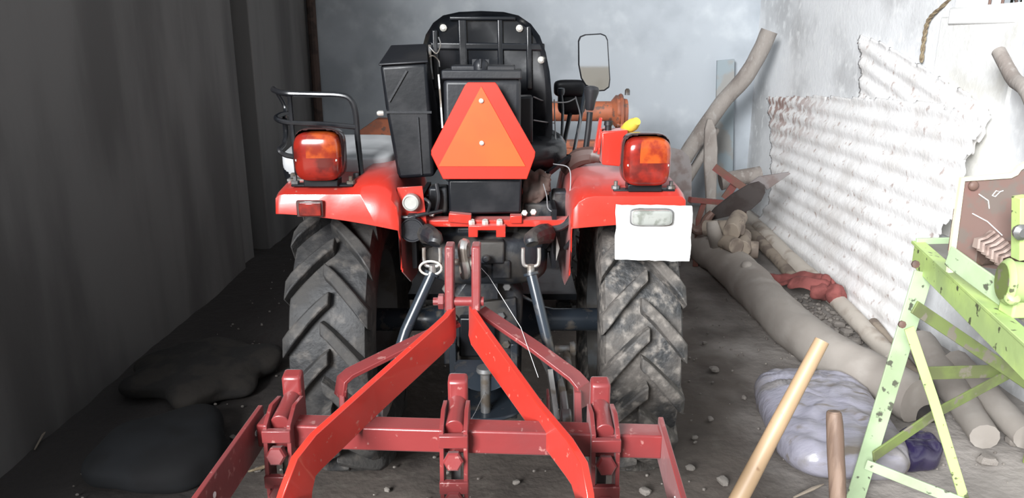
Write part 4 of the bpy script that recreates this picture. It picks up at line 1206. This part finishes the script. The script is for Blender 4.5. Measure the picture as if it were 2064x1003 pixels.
tag(cl.build('red_cloth', M['cloth_red'], None, loc=gp(1620, 575), ang=180, solid=0.004), 'faded red cloth knotted around the pale pole by the sheets', 'cloth')

# sacks on the floor
def sack(name, label, cat, c, size, rot, m, e=0.7, bump=0.12, bs=7, fold=0.0, seed=0.0):
    mb = MB().supere((0, 0, 0), size, 0.75, e, 110, 44, bump=bump, bs=bs, seed=seed)
    R = Rz(rot)
    out = []
    for p in mb.v:
        if fold:
            up = max(0.0, p.z / size[2] + 0.5)
            wv = V((p.x * 5, p.y * 5, seed))
            ph = p.y * 52 + 5 * noise.noise(wv) + p.x * 14
            p.z += fold * (abs(math.sin(ph)) - 0.5) * up * (0.6 + noise.noise(p * 7)) * 1.5
            p.z += fold * 1.6 * noise.noise((p.x * 22, p.y * 22, 4)) * up
            p.x *= 1 + 0.05 * noise.noise((p.y * 20, p.z * 20, 1))
        if p.z < -size[2] * 0.6:
            p.z = -size[2] * 0.6
        out.append(R @ p + V(c) + V((0, 0, size[2] * 0.6)))
    mb.v = out
    return tag(mb.build(name, m, None, loc=c, ang=180), label, cat)
sack('plastic_sack', 'pale lilac plastic sack lying crumpled on the floor by the green frame', 'sack', V((1.075, 2.31, 0)), (0.205, 0.315, 0.085), -0.12, M['sack'], 0.5, 0.06, 5, 0.0055)
sack('dark_bag', 'glossy dark purple plastic bag on the floor behind green leg', 'bag', gp(1838, 925), (0.10, 0.07, 0.05), 0.5, M['bag_purple'], 0.8, 0.25, 12, 0.006, 3.0)
sack('dark_sack', 'dark sooty sack lying on the floor by left wall', 'sack', gp(330, 925), (0.20, 0.21, 0.07), 0.2, M['dark_sack'], 0.7, 0.2, 6, 0.0, 5.0)
sack('earth_heap', 'low heap of dark earth on floor left of the tractor', 'heap', gp(420, 760), (0.27, 0.28, 0.06), 0.4, M['dark_earth'], 0.9, 0.3, 7, 0.0, 9.0)
sack('brick_fragment', 'brown brick fragment beside the dark sack', 'brick', gp(408, 942), (0.05, 0.035, 0.035), 0.5, M['rust'], 0.4, 0.12, 20, 0, 2.0)
sack('earth_lump', 'dark lump of earth on floor below the olive brace', 'lump', gp(1862, 838), (0.06, 0.05, 0.035), 0.1, M['dark_earth'], 0.8, 0.2, 20, 0, 4.0)

# handles and sticks in the foreground
t1, b1 = at(1657, 686, 1.627), at(1490, 1003, 1.53)
e1 = b1 + (b1 - t1) * (b1.z / (t1.z - b1.z))
pole('tool_handle', 'smooth yellowish wooden tool handle slanting up from the floor', [e1, b1, t1.lerp(b1, 0.3), t1], [0.024, 0.0215, 0.018, 0.0165], M['bamboo'], 'handle', 18, rough=0.03)
t2, b2 = at(1681, 828, 1.75), at(1689, 1003, 1.69)
e2 = b2 + (b2 - t2) * (b2.z / (t2.z - b2.z))
pole('wooden_stake', 'short worn brown wooden stake standing before the lilac sack', [e2, b2, t2.lerp(b2, 0.12), t2], [0.026, 0.026, 0.0255, 0.019], M['wood_brown'], 'stake', 14, rough=0.08, squash=0.8)

# ------------------------------------------------------------------ chaff cutter
CH = thing('chaff_cutter', 'lime green chaff cutter on a flaking steel frame at right edge', 'machine', (1.3, 1.6, 0))
TZ = 0.735
A = at(1850, 520, 1.82)
A = V((A.x, 1.82, TZ))
def Lbar(name, path, w, t, m, up=(0, 0, 1)):
    return MB().bar(path, w, t, up).build(name, m, CH, bevel=0.0015)
rail_end = gp(2150, 810, TZ - 0.035)
Lbar('side_rail', [gp(1843, 512, TZ - 0.03), gp(1860, 530, TZ - 0.03), rail_end], 0.062, 0.008, M['green'])
Lbar('rail_flange', [gp(1850, 488, TZ), gp(2190, 790, TZ)], 0.008, 0.036, M['green'])
Lbar('back_rail', [gp(1846, 490, TZ), gp(2120, 482, TZ)], 0.03, 0.008, M['green_pale'])
# table top
bx0 = gp(1852, 492, TZ + 0.002)
MB().prism([bx0, gp(2130, 486, TZ + 0.002), V((1.75, 1.1, TZ + 0.002)), V((1.03, 1.1, TZ + 0.002))], (0, 0, -0.01)).build('table_top', mat('grimy table steel', (0.20, 0.185, 0.165), 0.55, 0.2, col2=(0.28, 0.265, 0.235), scale=5, lo=0.35, hi=0.7, col3=(0.14, 0.125, 0.11), scale3=14, lo3=0.5, hi3=0.75), CH)
# corner leg: angle iron
lt, lb_ = gp(1862, 548, TZ - 0.05), gp(1722, 1010, 0.0)
Lbar('leg', [lt, lb_], 0.054, 0.006, M['green_pale'], up=(1, 0, 0))
Lbar('leg_flange', [lt + V((0.024, 0.028, 0)), lb_ + V((0.024, 0.028, 0.0))], 0.006, 0.054, M['green_dark'], up=(1, 0, 0))
for px, py in ((1844, 532), (1817, 653)):
    MB().lathe([(0.010, 0), (0.010, 0.006), (0.004, 0.008)], at(px, py, 1.80), (0, -1, 0.2), 8).build('bolt', M['rust'], CH)
# braces and other legs
Lbar('brace', [at(1832, 660, 1.83), at(1880, 800, 1.80), at(1948, 1020, 1.76)], 0.026, 0.006, M['green'], up=(1, 0, 0))
Lbar('brace', [at(1843, 618, 1.86), at(1950, 690, 1.95), at(2075, 775, 2.0)], 0.036, 0.006, M['green_dark'])
Lbar('brace', [at(1760, 920, 1.90), at(1890, 830, 2.02), at(2080, 728, 2.15)], 0.036, 0.006, M['green_dark'])
Lbar('stretcher', [at(1855, 752, 2.2), at(2090, 745, 2.22)], 0.045, 0.006, M['green_dark'])
Lbar('stretcher', [at(1745, 935, 1.87), at(1930, 1008, 1.76), at(2080, 1060, 1.66)], 0.030, 0.006, M['green_pale'])
for (x, y) in ((1.66, 2.12), (1.66, 1.15), (1.05, 1.12)):
    Lbar('leg', [V((x, y, TZ - 0.01)), V((x, y, 0))], 0.04, 0.006, M['green_dark'], up=(1, 0, 0))
# maroon plate with cream edge
mp_ = [(1938, 362), (2036, 353), (2046, 348), (2053, 338), (2064, 332), (2130, 330), (2130, 560), (1914, 528)]
PY = 1.70
pts = [at(x, y, PY) for x, y in mp_]
mpl = MB().prism(pts, (0, 0.008, 0)).build('mouth_plate', M['maroon'], CH)
edge_path = [at(x, y, PY - 0.001) for x, y in ((1914, 548), (1925, 460), (1939, 361), (2036, 353), (2046, 348), (2053, 338), (2066, 331), (2130, 330))]
for i in range(len(edge_path) - 1):
    pass
MB().bar(edge_path, 0.010, 0.012, up=(0, -1, 0)).build('plate_edge', M['cream'], CH)
MB().supere(at(1962, 374, PY - 0.003), (0.012, 0.008, 0.012), 1, 1, 14, 8).build('plate_rivet', M['rust'], CH)
mk = MB()
for s_ in ([(2000, 394), (2008, 384), (2016, 386), (2006, 396), (2000, 394)], [(2016, 386), (2022, 384)], [(1973, 391), (1992, 404), (1994, 420)], [(1960, 430), (1990, 446), (2020, 474)]):
    mk.tube([at(x, y, PY - 0.002) for x, y in s_], 0.0012, 5)
mk.build('chalk_marks', M['lime'], CH)
Lbar('feed_strut', [at(1918, 505, 1.86), at(1930, 420, 1.86)], 0.018, 0.006, M['red_dark'], up=(1, 0, 0))
# inner guide rail and toothed feed roller
Lbar('guide_rail', [at(1912, 514, 1.70), at(1960, 550, 1.62), at(2030, 600, 1.54)], 0.050, 0.006, M['green_pale'])
for k in range(6):
    ox, oy = k * 9.0, k * 7.0
    MB().bar([at(x + ox, y + oy, 1.655 - 0.008 * k) for x, y in ((2001, 466), (1985, 478), (1970, 482), (1967, 499))], 0.020, 0.006, up=(0, -1, 0.3)).build('roller_tooth', M['tooth'], CH)
MB().rod(at(1975, 512, 1.69), at(2080, 506, 1.69), 0.026, 20).build('feed_roller', M['rust'], CH)
# green bearing housing
Lbar('bearing_post', [at(2062, 395, 1.55), at(2060, 520, 1.55)], 0.030, 0.03, M['green'], up=(0, 1, 0))
MB().lathe([(0.038, 0), (0.044, 0.002), (0.050, 0.010), (0.044, 0.018), (0.038, 0.10), (0.03, 0.102)], at(2020, 566, 1.50), (0.97, -0.25, 0.0), 24).build('bearing_housing', M['green'], CH)
MB().lathe([(0.039, -0.001), (0.032, 0.008), (0, 0.008)], at(2019.5, 566, 1.50), (0.97, -0.25, 0.0), 20).build('bearing_core', M['green_dark'], CH)
MB().box(at(2052, 612, 1.50), (0.05, 0.05, 0.05)).bolt(at(2035, 605, 1.47), (0, -0.5, 0.6), 0.016, 0.02).build('bearing_foot', M['green'], CH, bevel=0.006)
MB().rod(at(2030, 560, 1.50), at(2130, 555, 1.52), 0.016).build('roller_shaft', M['steel_dull'], CH)
MB().lathe([(0.014, 0), (0.018, 0.012), (0.010, 0.02)], at(2052, 465, 1.53), (0, -1, 0), 10).build('adjuster_nut', M['steel_dull'], CH)

# ------------------------------------------------------------------ loose stones, chips, twigs
def stone_mesh(seed):
    return MB().supere((0, 0, 0.4), (1, 0.8, 0.55), 0.8, 0.8, 8, 5, bump=0.35, bs=1.2, seed=seed)
protos = []
stone_px = [(1440, 745, .022), (1432, 843, .014), (735, 905, .010), (1458, 970, .02), (1392, 942, .016), (1300, 990, .02), (690, 915, .014), (470, 880, .012), (520, 945, .014), (1470, 575, .05), (1660, 588, .035),
            (1690, 655, .03), (1705, 672, .035), (1722, 690, .03), (1696, 684, .022), (1740, 668, .028), (1680, 630, .02), (1655, 640, .02), (1715, 650, .025), (1730, 712, .03), (1640, 655, .018), (1960, 860, .03), (1990, 930, .03), (2040, 890, .03), (1400, 880, .012), (1500, 800, .012), (1420, 690, .012), (900, 950, .010), (1040, 970, .012), (780, 985, .010)]
for i, (px, py, r) in enumerate(stone_px):
    if i < 4:
        o = stone_mesh(i * 3.1).build('stone', M['stone'], None, ang=30)
        protos.append(o)
    else:
        o = protos[i % 4].copy()
        C.objects.link(o)
    p = gp(px, py, 0)
    o.location = p + V((0, 0, -0.006))
    o.scale = (r, r, r)
    o.rotation_euler = (0, 0, i * 1.7)
    if px > 1930:
        lab, gr_ = 'grey stone on the ashy floor under the green frame', 'stones under the green frame'
    elif px > 1600:
        lab, gr_ = 'grey stone in the rubble between big trunk and pale pole', 'stones in the rubble by the pale pole'
    elif py < 600:
        lab, gr_ = 'flat stone lying against the far side of the big trunk', None
    elif px > 1280:
        lab, gr_ = 'pale stone chip on bare earth between right tractor wheel and lilac sack', 'stone chips right of the tractor'
    elif px > 600:
        lab, gr_ = 'tiny stone chip on earth under the red cultivator', 'stone chips under the cultivator'
    else:
        lab, gr_ = 'tiny stone chip on earth left of the cultivator', 'stone chips left of the cultivator'
    tag(o, lab, 'stone', gr_)
    if gr_ is None and 'group' in o:
        del o['group']
gb_ = MB()
for k in range(900):
    x = random.uniform(-1.4, 1.75)
    y = random.uniform(1.0, 5.2)
    if x > 0.9 and random.random() < 0.5:
        y = random.uniform(1.7, 4.2)
    r = random.uniform(0.002, 0.007)
    gb_.supere((x, y, -0.008 + r * 0.6), (r, r * random.uniform(.6, 1), r * 0.7), 1, 1, 5, 3)
for k in range(420):
    p = gp(random.uniform(1590, 1770), random.uniform(590, 720), 0)
    r = random.uniform(0.004, 0.016)
    gb_.supere(p + V((0, 0, -0.008 + r * 0.5)), (r, r * random.uniform(.6, 1), r * 0.7), 1, 1, 6, 4, bump=0.4, bs=60)
tag(gb_.build('pebbles', M['stone'], None, ang=20), 'fine gravel and crumbs strewn over the earth floor', 'gravel', kind='stuff')
for i, (a, b, r, lab) in enumerate((((500, 950), (548, 938), .006, 'dry leaf stalk on floor by left end plate'), ((436, 768), (452, 748), .005, 'pale straw on the dark earth heap edge'), ((448, 752), (480, 760), .004, 'second straw lying flat by the dark earth heap'), ((1600, 1002), (1660, 975), .006, 'dry twig by the lower corner of lilac sack'), ((70, 905), (105, 830), .005, 'thin twig on floor by left wall'))):
    pa, pb = gp(*a, 0.006), gp(*b, 0.012)
    tag(MB().tube([pa, pa.lerp(pb, .5) + V((0.01, 0, 0.006)), pb], [r * .5, r, r * .4], 6).build('twig', M['rope'] if i < 3 else M['wood_tan'], None, loc=pa), lab, 'twig')
